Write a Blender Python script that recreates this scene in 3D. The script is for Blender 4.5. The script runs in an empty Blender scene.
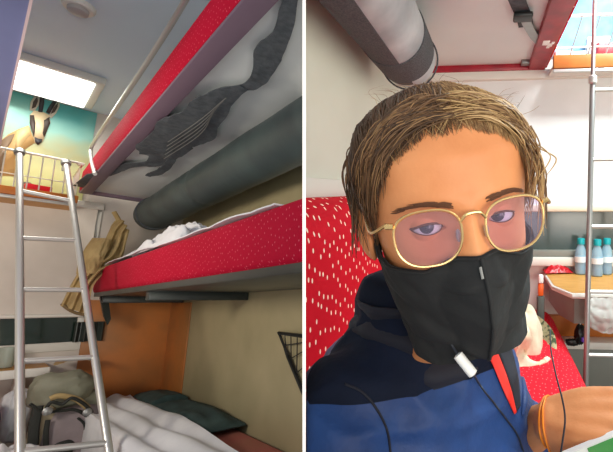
import bpy, bmesh, math, random
import numpy as np
from mathutils import Vector, Matrix, noise
from mathutils.bvhtree import BVHTree
random.seed(7)
S = bpy.context.scene
COL = S.collection
PI = math.pi
# ------------------------------------------------------------------ camera model (613x452 frame)
F, PX, PY, HC = 396.0, 460.0, 226.0, 1.05
def nrm(a): return a / np.linalg.norm(a)
dR = nrm(np.array([29., 36., -F])); uR = np.array([0., 1., 0.]); uR = nrm(uR - dR * uR.dot(dR)); xR = np.cross(dR, uR)
dL = nrm(np.array([-480., -84., -F])); xL = np.array([340., -74., -F]); xL = nrm(xL - dL * xL.dot(dL)); uL = np.cross(xL, dL)
WR = np.stack([xR, dR, uR])                     # camera coords -> world axes
class Room:
    """a compartment: local axes are u across, v towards the window, w up, measured from the eye point"""
    def __init__(s, x, d, up, side):
        s.B = np.stack([x, d, up]); s.M = WR @ s.B.T; s.side = side
    def W(s, p):
        q = s.M @ np.asarray(p, float); return Vector((q[0], q[1], q[2] + HC))
    def ray(s, px, py): return s.B @ np.array([px - PX, PY - py, -F])
    def v(s, px, py, V): r = s.ray(px, py); return r / r[1] * V
    def u(s, px, py, U): r = s.ray(px, py); return r / r[0] * U
    def w(s, px, py, Wd): r = s.ray(px, py); return r / r[2] * Wd
L = Room(xL, dL, uL, -1)
R = Room(xR, dR, uR, 1)
EYE = R.W((0, 0, 0))
PN = WR @ nrm(np.array([F, 0, -155.9])); PN = Vector(PN)      # normal of the added divider between the two compartments
GAP = 0.0012
# ------------------------------------------------------------------ materials
def lin(c):
    return tuple((x / 255 / 12.92 if x / 255 <= .04045 else ((x / 255 + .055) / 1.055) ** 2.4) for x in c) + (1,)
def mat(name, c, rough=.6, metal=0, c2=None, scale=8, bump=0, bscale=60, spec=.5, sheen=0, stretch=None, contrast=(.35, .65)):
    m = bpy.data.materials.new(name); m.use_nodes = True
    nt = m.node_tree; b = nt.nodes['Principled BSDF']
    b.inputs['Base Color'].default_value = lin(c); b.inputs['Roughness'].default_value = rough
    b.inputs['Metallic'].default_value = metal; b.inputs['Specular IOR Level'].default_value = spec
    b.inputs['Sheen Weight'].default_value = sheen
    tc = nt.nodes.new('ShaderNodeTexCoord'); src = tc.outputs['Object']
    if stretch:
        mp = nt.nodes.new('ShaderNodeMapping'); mp.inputs['Scale'].default_value = stretch
        nt.links.new(src, mp.inputs['Vector']); src = mp.outputs['Vector']
    if c2:
        nz = nt.nodes.new('ShaderNodeTexNoise'); nz.inputs['Scale'].default_value = scale; nz.inputs['Detail'].default_value = 5
        rp = nt.nodes.new('ShaderNodeValToRGB'); rp.color_ramp.elements[0].position = contrast[0]; rp.color_ramp.elements[1].position = contrast[1]
        rp.color_ramp.elements[0].color = lin(c); rp.color_ramp.elements[1].color = lin(c2)
        nt.links.new(src, nz.inputs['Vector']); nt.links.new(nz.outputs['Fac'], rp.inputs['Fac']); nt.links.new(rp.outputs['Color'], b.inputs['Base Color'])
    if bump:
        nb = nt.nodes.new('ShaderNodeTexNoise'); nb.inputs['Scale'].default_value = bscale; nb.inputs['Detail'].default_value = 4
        bp = nt.nodes.new('ShaderNodeBump'); bp.inputs['Strength'].default_value = bump; bp.inputs['Distance'].default_value = .004
        nt.links.new(src, nb.inputs['Vector']); nt.links.new(nb.outputs['Fac'], bp.inputs['Height']); nt.links.new(bp.outputs['Normal'], b.inputs['Normal'])
    return m
def dotted(name, c, c2, dot, size=.026, thr=.14, rough=.8):
    m = mat(name, c, rough, sheen=.0, spec=.12); nt = m.node_tree; b = nt.nodes['Principled BSDF']
    uv = nt.nodes.new('ShaderNodeUVMap'); mp = nt.nodes.new('ShaderNodeMapping'); mp.inputs['Scale'].default_value = (1.25, .8, 1); mp.inputs['Rotation'].default_value = (0, 0, .3)
    vo = nt.nodes.new('ShaderNodeTexVoronoi'); vo.voronoi_dimensions = '2D'; vo.inputs['Scale'].default_value = 1 / size; vo.inputs['Randomness'].default_value = .55
    rp = nt.nodes.new('ShaderNodeValToRGB'); rp.color_ramp.elements[0].position = thr * .75; rp.color_ramp.elements[1].position = thr
    rp.color_ramp.elements[0].color = (1, 1, 1, 1); rp.color_ramp.elements[1].color = (0, 0, 0, 1)
    nz = nt.nodes.new('ShaderNodeTexNoise'); nz.inputs['Scale'].default_value = 5
    m1 = nt.nodes.new('ShaderNodeMix'); m1.data_type = 'RGBA'; m1.inputs[6].default_value = lin(c); m1.inputs[7].default_value = lin(c2)
    m2 = nt.nodes.new('ShaderNodeMix'); m2.data_type = 'RGBA'; m2.inputs[7].default_value = lin(dot)
    l = nt.links.new
    l(uv.outputs[0], mp.inputs[0]); l(mp.outputs[0], vo.inputs['Vector']); l(vo.outputs['Distance'], rp.inputs[0]); l(nz.outputs['Fac'], m1.inputs[0])
    l(m1.outputs[2], m2.inputs[6]); l(rp.outputs[0], m2.inputs[0]); l(m2.outputs[2], b.inputs['Base Color'])
    return m
def glow(name, c, s):
    m = bpy.data.materials.new(name); m.use_nodes = True; b = m.node_tree.nodes['Principled BSDF']
    b.inputs['Base Color'].default_value = lin(c); b.inputs['Emission Color'].default_value = lin(c); b.inputs['Emission Strength'].default_value = s
    return m
def clear(name, c, rough=.05, trans=.8, ior=1.3):
    """thin clear plastic or glass: mostly see-through with a glossy coat"""
    m = bpy.data.materials.new(name); m.use_nodes = True; nt = m.node_tree; nt.nodes.clear()
    o = nt.nodes.new('ShaderNodeOutputMaterial'); t = nt.nodes.new('ShaderNodeBsdfTransparent'); t.inputs[0].default_value = lin(c)
    p = nt.nodes.new('ShaderNodeBsdfPrincipled'); p.inputs['Base Color'].default_value = lin(c); p.inputs['Roughness'].default_value = rough
    x = nt.nodes.new('ShaderNodeMixShader'); x.inputs[0].default_value = 1 - trans
    nt.links.new(t.outputs[0], x.inputs[1]); nt.links.new(p.outputs[0], x.inputs[2]); nt.links.new(x.outputs[0], o.inputs[0])
    return m
MT = dict(
    wallL=mat('beige_laminate', (178, 166, 130), .55, c2=(160, 150, 116), scale=3, bump=.05, bscale=200),
    wallFar=mat('pale_laminate', (214, 205, 196), .5, c2=(202, 194, 186), scale=3),
    brown=mat('orange_brown_laminate', (196, 120, 58), .5, c2=(158, 108, 62), scale=4),
    ceil=mat('blue_grey_ceiling', (214, 230, 244), .5, c2=(206, 222, 238), scale=2),
    wallR=mat('cream_laminate', (226, 228, 214), .45, c2=(216, 218, 204), scale=2),
    floor=mat('dark_vinyl', (70, 68, 66), .6, c2=(92, 88, 84), scale=40),
    white=mat('white_paint', (248, 246, 242), .5),
    offwhite=mat('off_white_paint', (226, 224, 216), .45),
    panel=mat('grey_panel', (222, 228, 228), .4, c2=(212, 218, 219), scale=2.5),
    blind=mat('blind_cloth', (222, 214, 204), .8, c2=(206, 198, 188), scale=4, bump=.2, bscale=14),
    blindR=mat('pale_blind_cloth', (232, 234, 234), .7, c2=(222, 224, 224), scale=4, bump=.1, bscale=12),
    redL=dotted('red_fleck_fabric', (190, 12, 52), (164, 8, 38), (216, 96, 116), .020, .10),
    redR=dotted('red_dotted_moquette', (214, 20, 42), (190, 12, 34), (255, 225, 205), .027, .15),
    redRB=dotted('red_dotted_seat_moquette', (232, 40, 56), (214, 28, 46), (246, 130, 130), .018, .12),
    redplain=mat('dark_red_paint', (168, 22, 44), .4, c2=(140, 16, 38), scale=20),
    lip=mat('mauve_grey_trim', (112, 92, 108), .6),
    dark=mat('dark_green_grey_board', (58, 64, 60), .35, c2=(40, 46, 44), scale=5),
    net=mat('dark_slate_webbing', (84, 90, 96), .8, c2=(64, 70, 76), scale=60, bump=.5, bscale=220),
    rollL=mat('dark_teal_vinyl', (70, 84, 84), .5, c2=(56, 66, 68), scale=6, bump=.15, bscale=30),
    rollR=mat('grey_vinyl', (190, 196, 200), .4, c2=(148, 154, 160), scale=8, bump=.06, bscale=60),
    rollD=mat('charcoal_mesh_cloth', (58, 60, 66), .85, c2=(92, 94, 98), scale=260, bump=.5, bscale=300),
    metal=mat('brushed_aluminium', (206, 206, 202), .33, .55),
    metalD=mat('grey_steel', (150, 150, 148), .35, .6),
    wire=mat('pale_wire', (226, 222, 210), .35, .4),
    window2=mat('dim_window_glass', (62, 74, 70), .12, c2=(84, 94, 90), scale=3),
    wood=mat('oak_laminate', (214, 160, 84), .45, c2=(196, 140, 66), scale=6, stretch=(2, 18, 18)),
    woodD=mat('orange_oak_edge', (196, 120, 46), .45, c2=(176, 100, 36), scale=6),
    window=mat('dark_night_glass', (18, 30, 26), .08, c2=(34, 50, 42), scale=3),
    khaki=mat('khaki_cotton', (184, 160, 112), .9, c2=(158, 134, 90), scale=14, bump=.3, bscale=90),
    sheet=mat('white_cotton', (232, 232, 234), .9, c2=(220, 220, 224), scale=8, bump=.15, bscale=60),
    teal=mat('dark_teal_blanket', (62, 84, 82), .95, c2=(46, 64, 64), scale=12, bump=.3, bscale=90),
    pink=mat('faded_red_moquette', (178, 88, 84), .85, c2=(164, 104, 84), scale=7),
    olive=mat('grey_olive_nylon', (138, 138, 120), .7, c2=(120, 120, 102), scale=9, bump=.3, bscale=70),
    beigeN=mat('stone_nylon', (178, 164, 136), .75, c2=(160, 146, 120), scale=12, bump=.3, bscale=80),
    mauveN=mat('mauve_grey_nylon', (150, 136, 138), .75, c2=(134, 122, 124), scale=12, bump=.3, bscale=80),
    black=mat('black_plastic', (22, 24, 24), .45),
    blackN=mat('black_webbing', (42, 44, 40), .8, bump=.3, bscale=200),
    redN=mat('dark_red_nylon', (124, 18, 30), .7),
    bluebag=mat('deep_blue_nylon', (18, 26, 96), .5, c2=(26, 44, 150), scale=10),
    paper=mat('tan_paper', (196, 168, 124), .8, c2=(172, 142, 100), scale=9),
    packred=mat('red_foil_packet', (206, 20, 36), .35, c2=(178, 10, 28), scale=12),
    packyel=mat('yellow_packet', (222, 190, 70), .5),
    orange=mat('orange_plastic', (236, 96, 24), .4),
    bottle=clear('clear_blue_plastic', (196, 226, 240), .08, .55),
    waterblue=clear('drink_blue', (70, 130, 190), .1, .35),
    glass=clear('clear_glass', (226, 232, 226), .05, .7),
    cap=mat('teal_plastic', (10, 160, 168), .4),
    labelw=mat('pale_label', (226, 236, 242), .5),
    plast=clear('white_film', (226, 226, 222), .25, .35),
    grey=mat('grey_plastic', (132, 134, 126), .5, c2=(122, 124, 118), scale=4),
    greyD=mat('dark_grey_plastic', (74, 78, 74), .5),
    cream=mat('cream_towelling', (232, 222, 196), .95, c2=(214, 202, 176), scale=20, bump=.4, bscale=120),
    camo=mat('olive_pattern_cotton', (74, 88, 62), .9, c2=(178, 170, 132), scale=50, contrast=(.45, .55)),
    skin=mat('tan_skin', (226, 154, 102), .5, c2=(210, 136, 86), scale=16, bump=.08, bscale=260, spec=.35),
    brow=mat('dark_brown_hair', (104, 68, 46), .7),
    eyew=mat('eye_white', (222, 218, 214), .2), iris=mat('grey_brown_iris', (64, 62, 70), .15), pupil=mat('pupil_black', (8, 8, 10), .1),
    gold=mat('pale_gold_metal', (226, 190, 130), .25, .85),
    lens=clear('violet_coated_lens', (230, 216, 240), .03, .93),
    maskm=mat('black_cotton', (20, 21, 22), .85, c2=(30, 31, 32), scale=14, bump=.25, bscale=90),
    jacket=mat('navy_blue_softshell', (27, 66, 126), .55, c2=(17, 44, 92), scale=11, bump=.3, bscale=90, sheen=.1, spec=.3),
    jacket_shade=mat('shaded_navy_softshell', (15, 24, 44), .8, c2=(11, 18, 34), scale=14, bump=.25, bscale=80, spec=.15),  # jacket blue with the shade below the face put into the colour
    lining=mat('red_lining', (222, 40, 30), .6),
    navy=mat('dark_navy_cloth', (14, 18, 34), .8),
    trousers=mat('charcoal_denim', (52, 54, 62), .9, c2=(44, 46, 54), scale=30),
    cable=mat('dark_cable', (30, 34, 44), .5),
    remote=mat('white_gloss_plastic', (236, 236, 232), .3),
    bracelet=mat('orange_cord', (238, 138, 26), .5),
    screen=mat('screen_green', (70, 150, 80), .2), screenb=mat('screen_blue', (40, 90, 190), .2), screenw=mat('screen_white', (232, 236, 226), .2),
    lamp=glow('lamp_diffuser', (255, 252, 244), 2.2),
    sky=mat('blue_print', (44, 136, 200), .5, c2=(140, 200, 226), scale=5),
    lilac=mat('violet_plastic', (120, 80, 200), .4),
    shade=mat('slate_blue_panel', (106, 116, 160), .45, c2=(98, 106, 148), scale=3),
)
# ------------------------------------------------------------------ mesh builder (room-local coordinates)
class MB:
    def __init__(s): s.v = []; s.f = []; s.mi = []
    def add(s, vs, fs, mi=0):
        b = len(s.v); s.v += [tuple(map(float, p)) for p in vs]; s.f += [[b + i for i in f] for f in fs]; s.mi += [mi] * len(fs); return s
    def box(s, lo, hi, bev=0, mi=0, seg=2):
        bm = bmesh.new(); bmesh.ops.create_cube(bm, size=1)
        for q in bm.verts:
            q.co = Vector([(lo[i] + hi[i]) / 2 + q.co[i] * (hi[i] - lo[i]) for i in range(3)])
        if bev: bmesh.ops.bevel(bm, geom=list(bm.edges), offset=bev, segments=seg, profile=.5, affect='EDGES')
        bm.verts.index_update(); s.add([q.co for q in bm.verts], [[q.index for q in f.verts] for f in bm.faces], mi); bm.free(); return s
    def tube(s, path, r, seg=10, closed=False, cap=True, mi=0, flat=None):
        P = [Vector(p) for p in path]; n = len(P); rr = [float(q) for q in r] if hasattr(r, "__len__") else [float(r)] * n
        vs = []; up = None
        for i in range(n):
            a = P[(i - 1) % n] if (closed or i > 0) else P[i]; b = P[(i + 1) % n] if (closed or i < n - 1) else P[i]
            t = (b - a); t = t.normalized() if t.length > 1e-9 else Vector((0, 0, 1))
            if up is None: up = Vector((0, 0, 1)) if abs(t.z) < .9 else Vector((0, 1, 0))
            e = up - t * up.dot(t)
            if e.length < 1e-5: e = t.orthogonal()
            e.normalize(); g = t.cross(e); up = e
            k = flat if flat else 1
            for j in range(seg):
                an = 2 * PI * j / seg; vs.append(P[i] + rr[i] * (e * math.cos(an) * k + g * math.sin(an)))
        fs = []
        for i in range(n if closed else n - 1):
            for j in range(seg):
                a = i * seg; b = ((i + 1) % n) * seg; k = (j + 1) % seg
                fs.append([a + j, a + k, b + k, b + j])
        if cap and not closed: fs += [list(range(seg))[::-1], [(n - 1) * seg + j for j in range(seg)]]
        return s.add(vs, fs, mi)
    def lathe(s, prof, c, ax=(0, 0, 1), seg=24, mi=0):
        ax = Vector(ax).normalized(); e = ax.orthogonal().normalized(); g = ax.cross(e); c = Vector(c); vs = []
        for r, h in prof:
            for j in range(seg):
                an = 2 * PI * j / seg; vs.append(c + ax * h + max(r, 1e-4) * (e * math.cos(an) + g * math.sin(an)))
        fs = [[i * seg + j, i * seg + (j + 1) % seg, (i + 1) * seg + (j + 1) % seg, (i + 1) * seg + j] for i in range(len(prof) - 1) for j in range(seg)]
        fs += [list(range(seg))[::-1], [(len(prof) - 1) * seg + j for j in range(seg)]]
        return s.add(vs, fs, mi)
    def grid(s, fn, nu, nv, th=0, mi=0, wrap=False):
        """sheet through fn(a,b), a and b in 0..1; th gives it thickness"""
        P = [[Vector(fn(i / (nu - 1), j / (nv - 1))) for j in range(nv)] for i in range(nu)]
        vs = [P[i][j] for i in range(nu) for j in range(nv)]
        fs = [[i * nv + j, (i + 1) * nv + j, (i + 1) * nv + j + 1, i * nv + j + 1] for i in range(nu - 1) for j in range(nv - 1)]
        if th:
            N = []
            for i in range(nu):
                for j in range(nv):
                    a = P[min(i + 1, nu - 1)][j] - P[max(i - 1, 0)][j]; b = P[i][min(j + 1, nv - 1)] - P[i][max(j - 1, 0)]
                    q = a.cross(b); N.append(q.normalized() if q.length > 1e-12 else Vector((0, 0, 1)))
            k = len(vs); vs = vs + [vs[i] - N[i] * th for i in range(k)]; fs = fs + [[k + q for q in f[::-1]] for f in fs]
            ed = [(i * nv, (i + 1) * nv) for i in range(nu - 1)] + [((nu - 1) * nv + j, (nu - 1) * nv + j + 1) for j in range(nv - 1)] + \
                 [((i + 1) * nv + nv - 1, i * nv + nv - 1) for i in range(nu - 1)] + [(j + 1, j) for j in range(nv - 1)]
            fs += [[b, a, a + k, b + k] for a, b in ed]
        return s.add(vs, fs, mi)
    def prism(s, pts, off, mi=0):
        """outline pts (3-D) given thickness by the vector off"""
        n = len(pts); a = [Vector(p) for p in pts]; b = [p + Vector(off) for p in a]
        return s.add(a + b, [list(range(n))[::-1], [n + i for i in range(n)]] + [[i, (i + 1) % n, n + (i + 1) % n, n + i] for i in range(n)], mi)
    def build(s, name, m, parent=None, room=R, clip=True, clamp=False, sharp=35, base=None):
        me = bpy.data.meshes.new(name)
        wv = [room.W(p) for p in s.v]
        bm = bmesh.new(); bvs = [bm.verts.new(p) for p in wv]; uvl = bm.loops.layers.uv.new('UVMap')
        for f, mi in zip(s.f, s.mi):
            try: bf = bm.faces.new([bvs[i] for i in f])
            except ValueError: continue
            bf.material_index = mi; bf.smooth = True
            P = [Vector(s.v[i]) for i in f]; q = (P[1] - P[0]).cross(P[2] - P[0]) if len(P) == 3 else (P[2] - P[0]).cross(P[3] - P[1])
            ax = max(range(3), key=lambda k: abs(q[k])); ij = [k for k in range(3) if k != ax]
            for lp, p in zip(bf.loops, P): lp[uvl].uv = (p[ij[0]], p[ij[1]])
        bmesh.ops.recalc_face_normals(bm, faces=bm.faces)
        if clip:
            lo = min(((p.co - EYE).dot(PN) * room.side for p in bm.verts), default=1)
            if lo < GAP + .0003:
                ret = bmesh.ops.bisect_plane(bm, geom=list(bm.verts) + list(bm.edges) + list(bm.faces), plane_co=EYE + PN * room.side * (GAP + .0004), plane_no=PN * room.side, clear_inner=True)
                ed = [e for e in ret['geom_cut'] if isinstance(e, bmesh.types.BMEdge) and e.is_valid and e.is_boundary]
                if ed: bmesh.ops.holes_fill(bm, edges=ed, sides=0)
        if clamp:
            for p in bm.verts:
                k = (p.co - EYE).dot(PN) * room.side
                if k < GAP + .0008: p.co += PN * room.side * (GAP + .0008 - k)
        bm.to_mesh(me); bm.free()
        return link(name, me, m, parent, base, sharp)
def link(name, me, m, parent=None, base=None, sharp=35):
    if sharp: me.set_sharp_from_angle(angle=math.radians(sharp))
    o = bpy.data.objects.new(name, me); COL.objects.link(o)
    for k in (m if isinstance(m, (list, tuple)) else [m]): me.materials.append(k)
    if parent:
        root = parent; off = root.location.copy()
        while root.parent: root = root.parent; off += root.location
        me.transform(Matrix.Translation(-off)); o.parent = parent
    else:
        xs = [v.co for v in me.vertices]
        if xs:
            lo = Vector([min(p[i] for p in xs) for i in range(3)]); hi = Vector([max(p[i] for p in xs) for i in range(3)])
            c = Vector(base) if base is not None else Vector(((lo.x + hi.x) / 2, (lo.y + hi.y) / 2, lo.z))
            me.transform(Matrix.Translation(-c)); o.location = c
    return o
def tag(o, label, cat, group=None):
    o['label'] = label; o['category'] = cat
    if group: o['group'] = group
    return o
def thing(name, label, cat, p, room, group=None):
    o = bpy.data.objects.new(name, None); COL.objects.link(o); o.location = room.W(p); o.empty_display_size = .05
    return tag(o, label, cat, group)
def struct(name, mb, m, room, parent=None, **k):
    o = mb.build(name, m, parent, room, **k)
    if not parent: o['kind'] = 'structure'
    return o
def copy_tree(o, label, delta, group=None):
    def rec(a, par):
        c = a.copy(); COL.objects.link(c)
        if par: c.parent = par
        for ch in list(a.children): rec(ch, c)
        return c
    c = rec(o, None); c.location = o.location + delta; c['label'] = label
    if group: c['group'] = group
    return c
def nz(p, s=1, seed=0): return noise.noise(Vector((p[0] * s + seed * 7.3, p[1] * s - seed * 3.1, p[2] * s + seed * 1.7)))
def lerp(a, b, t): return a + (b - a) * t
def spline(pts, n):
    P = [Vector(p) for p in pts]; out = []
    P = [P[0] * 2 - P[1]] + P + [P[-1] * 2 - P[-2]]; m = len(P) - 3
    for i in range(n):
        t = i / (n - 1) * m; k = min(int(t), m - 1); t -= k; a, b, c, d = P[k:k + 4]
        out.append(.5 * ((2 * b) + (c - a) * t + (2 * a - 5 * b + 4 * c - d) * t * t + (3 * b - a - 3 * c + d) * t ** 3))
    return out
def interp(x, xs, ys): return float(np.interp(x, xs, ys))
# ================================================================== LEFT COMPARTMENT
VF, UW, CE, FL = 3.2, .82, 1.2, -1.0
struct('floor', MB().box((-1.2, .8, FL - .03), (UW, VF + .03, FL)), MT['floor'], L)
struct('ceiling', MB().box((-1.2, .6, CE), (UW + .03, VF + .03, CE + .03)), MT['ceil'], L)
struct('wall_right', MB().box((UW, .7, FL), (UW + .03, VF + .03, CE)), MT['wallL'], L)
struct('wall_left', MB().box((-1.23, 1.0, FL), (-1.2, VF + .03, CE)), MT['wallL'], L)
wf = MB()
WU0, WU1, WW0, WW1 = -.75, .37, -.185, .58
wf.box((-1.2, VF, WW1), (UW, VF + .03, CE)); wf.box((-1.2, VF, FL), (UW, VF + .03, WW0)); wf.box((-1.2, VF, WW0), (WU0, VF + .03, WW1)); wf.box((WU1, VF, WW0), (UW, VF + .03, WW1))
struct('wall_far', wf, MT['wallFar'], L)
win = struct('window_1', MB().box((WU0 - .02, VF - .012, WW0 - .045), (WU1 + .03, VF + .01, WW0 + .002), .004), MT['offwhite'], L)
MB().box((WU0, VF + .008, WW0), (WU1, VF + .016, WW1)).build('pane', MT['window'], win, L)
fr = MB(); fr.box((WU1, VF - .012, WW0), (WU1 + .03, VF + .01, WW1), .004); fr.build('window_frame', MT['offwhite'], win, L)
struct('trim_1', MB().box((.40, VF - .012, -.62), (UW, VF, .05), .003), MT['brown'], L)
struct('trim_2', MB().box((UW - .008, VF - .40, -.62), (UW, VF, .03), .003), MT['brown'], L)
# dark pleated curtain end and its bracket beside the window
cu = MB(); cu.grid(lambda a, b: (.36 + .13 * a, VF - .03 - .012 * math.sin(a * 22), lerp(-.185, -.075, b)), 40, 6, .006)
tag(cu.build('window_curtain', MT['dark'], None, L), 'short dark green curtain end hanging beside the window under the blind', 'curtain')
# roller blind
def blf(a, b):
    u = lerp(-.72, .375, a); w = lerp(-.03, .60, b)
    return (u, VF - .032 + .012 * nz((u * 2.2, w * 3.2 + u, .3)) + .007 * nz((u * 5 + w * 3, w * 6, 2)) + .006 * math.sin(w * 26 + u * 3), w)
rb = thing('roller_blind', 'creased beige blind pulled down over the window behind the ladder', 'blind', (0, VF - .03, -.05), L)
MB().grid(blf, 60, 50, .002).build('blind_cloth', MT['blind'], rb, L)
MB().tube([(-.73, VF - .032, -.036), (.385, VF - .032, -.036)], .011, 10).build('hem_bar', MT['offwhite'], rb, L)
MB().box((-.75, VF - .05, .585), (.40, VF - .002, .625), .006).build('head_rail', MT['offwhite'], rb, L)
# picture above the rack: a meadow with a goat antelope
pic = thing('wall_picture', 'large mural of a horned chamois in a misty meadow above the luggage rack', 'picture', (0, VF - .01, .62), L)
mm = mat('meadow_print', (120, 186, 176), .45); nt = mm.node_tree; b = nt.nodes['Principled BSDF']
uvn = nt.nodes.new('ShaderNodeUVMap'); sp = nt.nodes.new('ShaderNodeSeparateXYZ'); n1 = nt.nodes.new('ShaderNodeTexNoise'); n1.inputs['Scale'].default_value = 5; n1.inputs['Detail'].default_value = 2
ma = nt.nodes.new('ShaderNodeMath'); ma.operation = 'MULTIPLY_ADD'; ma.inputs[1].default_value = .35
mr = nt.nodes.new('ShaderNodeMapRange'); mr.inputs[1].default_value = .78; mr.inputs[2].default_value = 1.36
rp = nt.nodes.new('ShaderNodeValToRGB'); el = rp.color_ramp.elements
el[0].position = 0; el[0].color = lin((196, 196, 128)); el[1].position = 1; el[1].color = lin((84, 176, 176))
e = el.new(.25); e.color = lin((206, 206, 150)); e = el.new(.5); e.color = lin((176, 176, 132)); e = el.new(.72); e.color = lin((140, 196, 184))
nt.links.new(uvn.outputs[0], sp.inputs[0]); nt.links.new(uvn.outputs[0], n1.inputs['Vector']); nt.links.new(n1.outputs['Fac'], ma.inputs[0]); nt.links.new(sp.outputs[1], ma.inputs[2])
nt.links.new(ma.outputs[0], mr.inputs[0]); nt.links.new(mr.outputs[0], rp.inputs[0]); nt.links.new(rp.outputs[0], b.inputs['Base Color'])
MB().box((-.5, VF - .006, .60), (.30, VF - .001, CE - .005)).build('picture_panel', mm, pic, L)
def zp(x, y, k): q = L.v(x / 3.475, 80 + y / 3.475, VF - .007 - .0009 * k); return tuple(q)
def patch(mb, pts, k, mi): mb.prism([zp(x, y, k) for x, y in pts], (0, .0007, 0), mi)
ch = MB()
patch(ch, [(-40, 330), (-30, 230), (10, 205), (30, 188), (62, 172), (100, 158), (122, 218), (100, 232), (72, 250), (58, 300), (50, 335)], 1, 0)
patch(ch, [(-40, 330), (-30, 235), (8, 208), (32, 192), (52, 186), (40, 215), (22, 240), (14, 280), (6, 335)], 2, 1)
patch(ch, [(58, 178), (100, 160), (106, 190), (82, 215), (66, 240), (54, 268), (52, 222)], 2, 6)
patch(ch, [(103, 105), (106, 76), (122, 52), (140, 44), (141, 66), (134, 88), (120, 108)], 2, 2)
patch(ch, [(110, 100), (115, 76), (130, 56), (132, 74), (124, 94)], 3, 3)
patch(ch, [(168, 122), (178, 95), (198, 70), (208, 68), (207, 92), (196, 114), (178, 134)], 2, 2)
patch(ch, [(176, 118), (186, 96), (202, 78), (200, 94), (190, 112)], 3, 3)
patch(ch, [(103, 122), (118, 106), (148, 110), (172, 122), (175, 150), (162, 180), (150, 212), (134, 226), (119, 216), (112, 182), (103, 150)], 4, 4)
patch(ch, [(104, 122), (118, 122), (123, 150), (121, 180), (118, 200), (110, 176), (103, 150)], 5, 3)
patch(ch, [(153, 140), (172, 128), (174, 152), (163, 178), (153, 200), (148, 184), (152, 162)], 5, 3)
patch(ch, [(120, 198), (134, 204), (147, 206), (145, 216), (132, 226), (122, 216)], 6, 5)
patch(ch, [(133, 110), (138, 66), (147, 36), (153, 34), (156, 50), (153, 84), (148, 112)], 6, 5)
patch(ch, [(159, 112), (172, 88), (192, 62), (205, 58), (206, 64), (190, 88), (172, 118)], 6, 5)
ch.build('printed_chamois', [mat('print_tan', (196, 158, 104), .5), mat('print_brown', (122, 100, 78), .5), mat('print_ear_grey', (206, 204, 190), .5), mat('print_dark', (76, 66, 62), .5),
                             mat('print_face', (228, 206, 168), .5), mat('print_black', (52, 52, 58), .5), mat('print_buff', (222, 192, 138), .5)], pic, L, sharp=0)
# ceiling lamp and smoke detector
cl = thing('ceiling_lamp', 'bright white rectangular ceiling lamp in front of the mural', 'ceiling lamp', (.1, 2.86, CE - .045), L)
MB().box((-.30, 2.655, CE - .04), (.262, 3.07, CE), .008).build('housing', MT['offwhite'], cl, L)
MB().box((-.29, 2.675, CE - .052), (.225, 3.05, CE - .038), .006).build('diffuser', MT['lamp'], cl, L)
sm = thing('smoke_detector', 'round white smoke detector on the blue-grey ceiling', 'smoke detector', (.085, 2.06, CE - .04), L)
MB().lathe([(.052, 0), (.052, -.012), (.046, -.02)], (.085, 2.06, CE), seg=32).build('base', MT['offwhite'], sm, L)
MB().lathe([(.034, -.018), (.032, -.034), (.02, -.040)], (.085, 2.06, CE), seg=32).build('sensor_cap', mat('sensor_grey', (176, 170, 168), .5), sm, L)
# left hand upper berth seen edge-on
lb = thing('upper_berth', 'slate-blue underside of the upper berth at the left edge of the compartment', 'berth', (-.4, 2, .66), L)
MB().prism([(-.021, 1.0, .66), (-.0415, 2.2, .66), (-.047, 2.6, .66), (-.9, 2.6, .66), (-.9, 1.0, .66)], (0, 0, .05)).build('base_panel', MT['shade'], lb, L)
MB().prism([(-.017, 1.0, .655), (-.0375, 2.2, .655), (-.043, 2.605, .655), (-.048, 2.605, .655), (-.0425, 2.2, .655), (-.022, 1.0, .655)], (0, 0, .06)).build('edge_strip', mat('pale_pink_edge', (200, 180, 186), .5), lb, L)
# right hand upper berth
UE = .275
ub = thing('upper_berth', 'upper berth on the right with red flecked edge and white guard rail', 'berth', (.5, 2.4, .66), L)
MB().box((UE, .75, .672), (UE + .03, 3.13, .80), .012).build('red_edge', MT['redL'], ub, L)
MB().box((UE + .003, .75, .662), (UE + .055, 3.13, .674), .003).build('edge_trim', MT['lip'], ub, L)
MB().box((UE + .03, .75, .685), (UW - .006, 3.12, .705)).build('underside_panel', MT['panel'], ub, L)
MB().box((UE, 3.12, .665), (UW - .006, 3.145, .74), .004).build('end_rail', MT['lip'], ub, L)
gr = MB(); pts = [L.u(95, 174, UE - .006), L.u(91.5, 160, UE - .006), L.u(91, 149, UE - .006), L.u(96, 139, UE - .006), L.u(110, 118, UE - .006), L.u(140, 73, UE - .006), L.u(170, 26, UE - .006), L.u(190, -8, UE - .006), L.u(215, -50, UE - .006)]
gr.tube(spline(pts, 60), .0085, 10); gr.build('guard_rail', MT['metal'], ub, L)
# folded safety net with webbing straps under the upper berth
sn = thing('safety_net', 'dark webbing safety net hanging folded beneath the upper berth', 'safety net', (.4, 2.2, .62), L)
def ribbon(mb, px, wd, n, z, seed, sag=0):
    P = spline([L.w(x, y, z) for x, y in px], n); W = np.interp(np.linspace(0, 1, n), np.linspace(0, 1, len(wd)), wd)
    def fn(a, b):
        k = min(int(round(a * (n - 1))), n - 1); t = (P[min(k + 1, n - 1)] - P[max(k - 1, 0)]).normalized(); sd = t.cross(Vector((0, 0, 1))).normalized()
        q = P[k] + sd * (b - .5) * W[k] * (1 + .45 * nz((k * .11, round(b) * 3, seed)))
        return (q.x, q.y, q.z - sag * math.sin(PI * a) + .006 * nz((q.x * 25, q.y * 25, seed)))
    mb.grid(fn, n, 9, .004)
m = MB(); ribbon(m, [(292, -8), (288, 10), (284, 30), (276, 44), (266, 56), (262, 74), (254, 84), (240, 90)], [.03, .035, .04, .055, .07, .05, .04, .03], 40, .668, 1); m.build('strap', MT['net'], sn, L)
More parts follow.
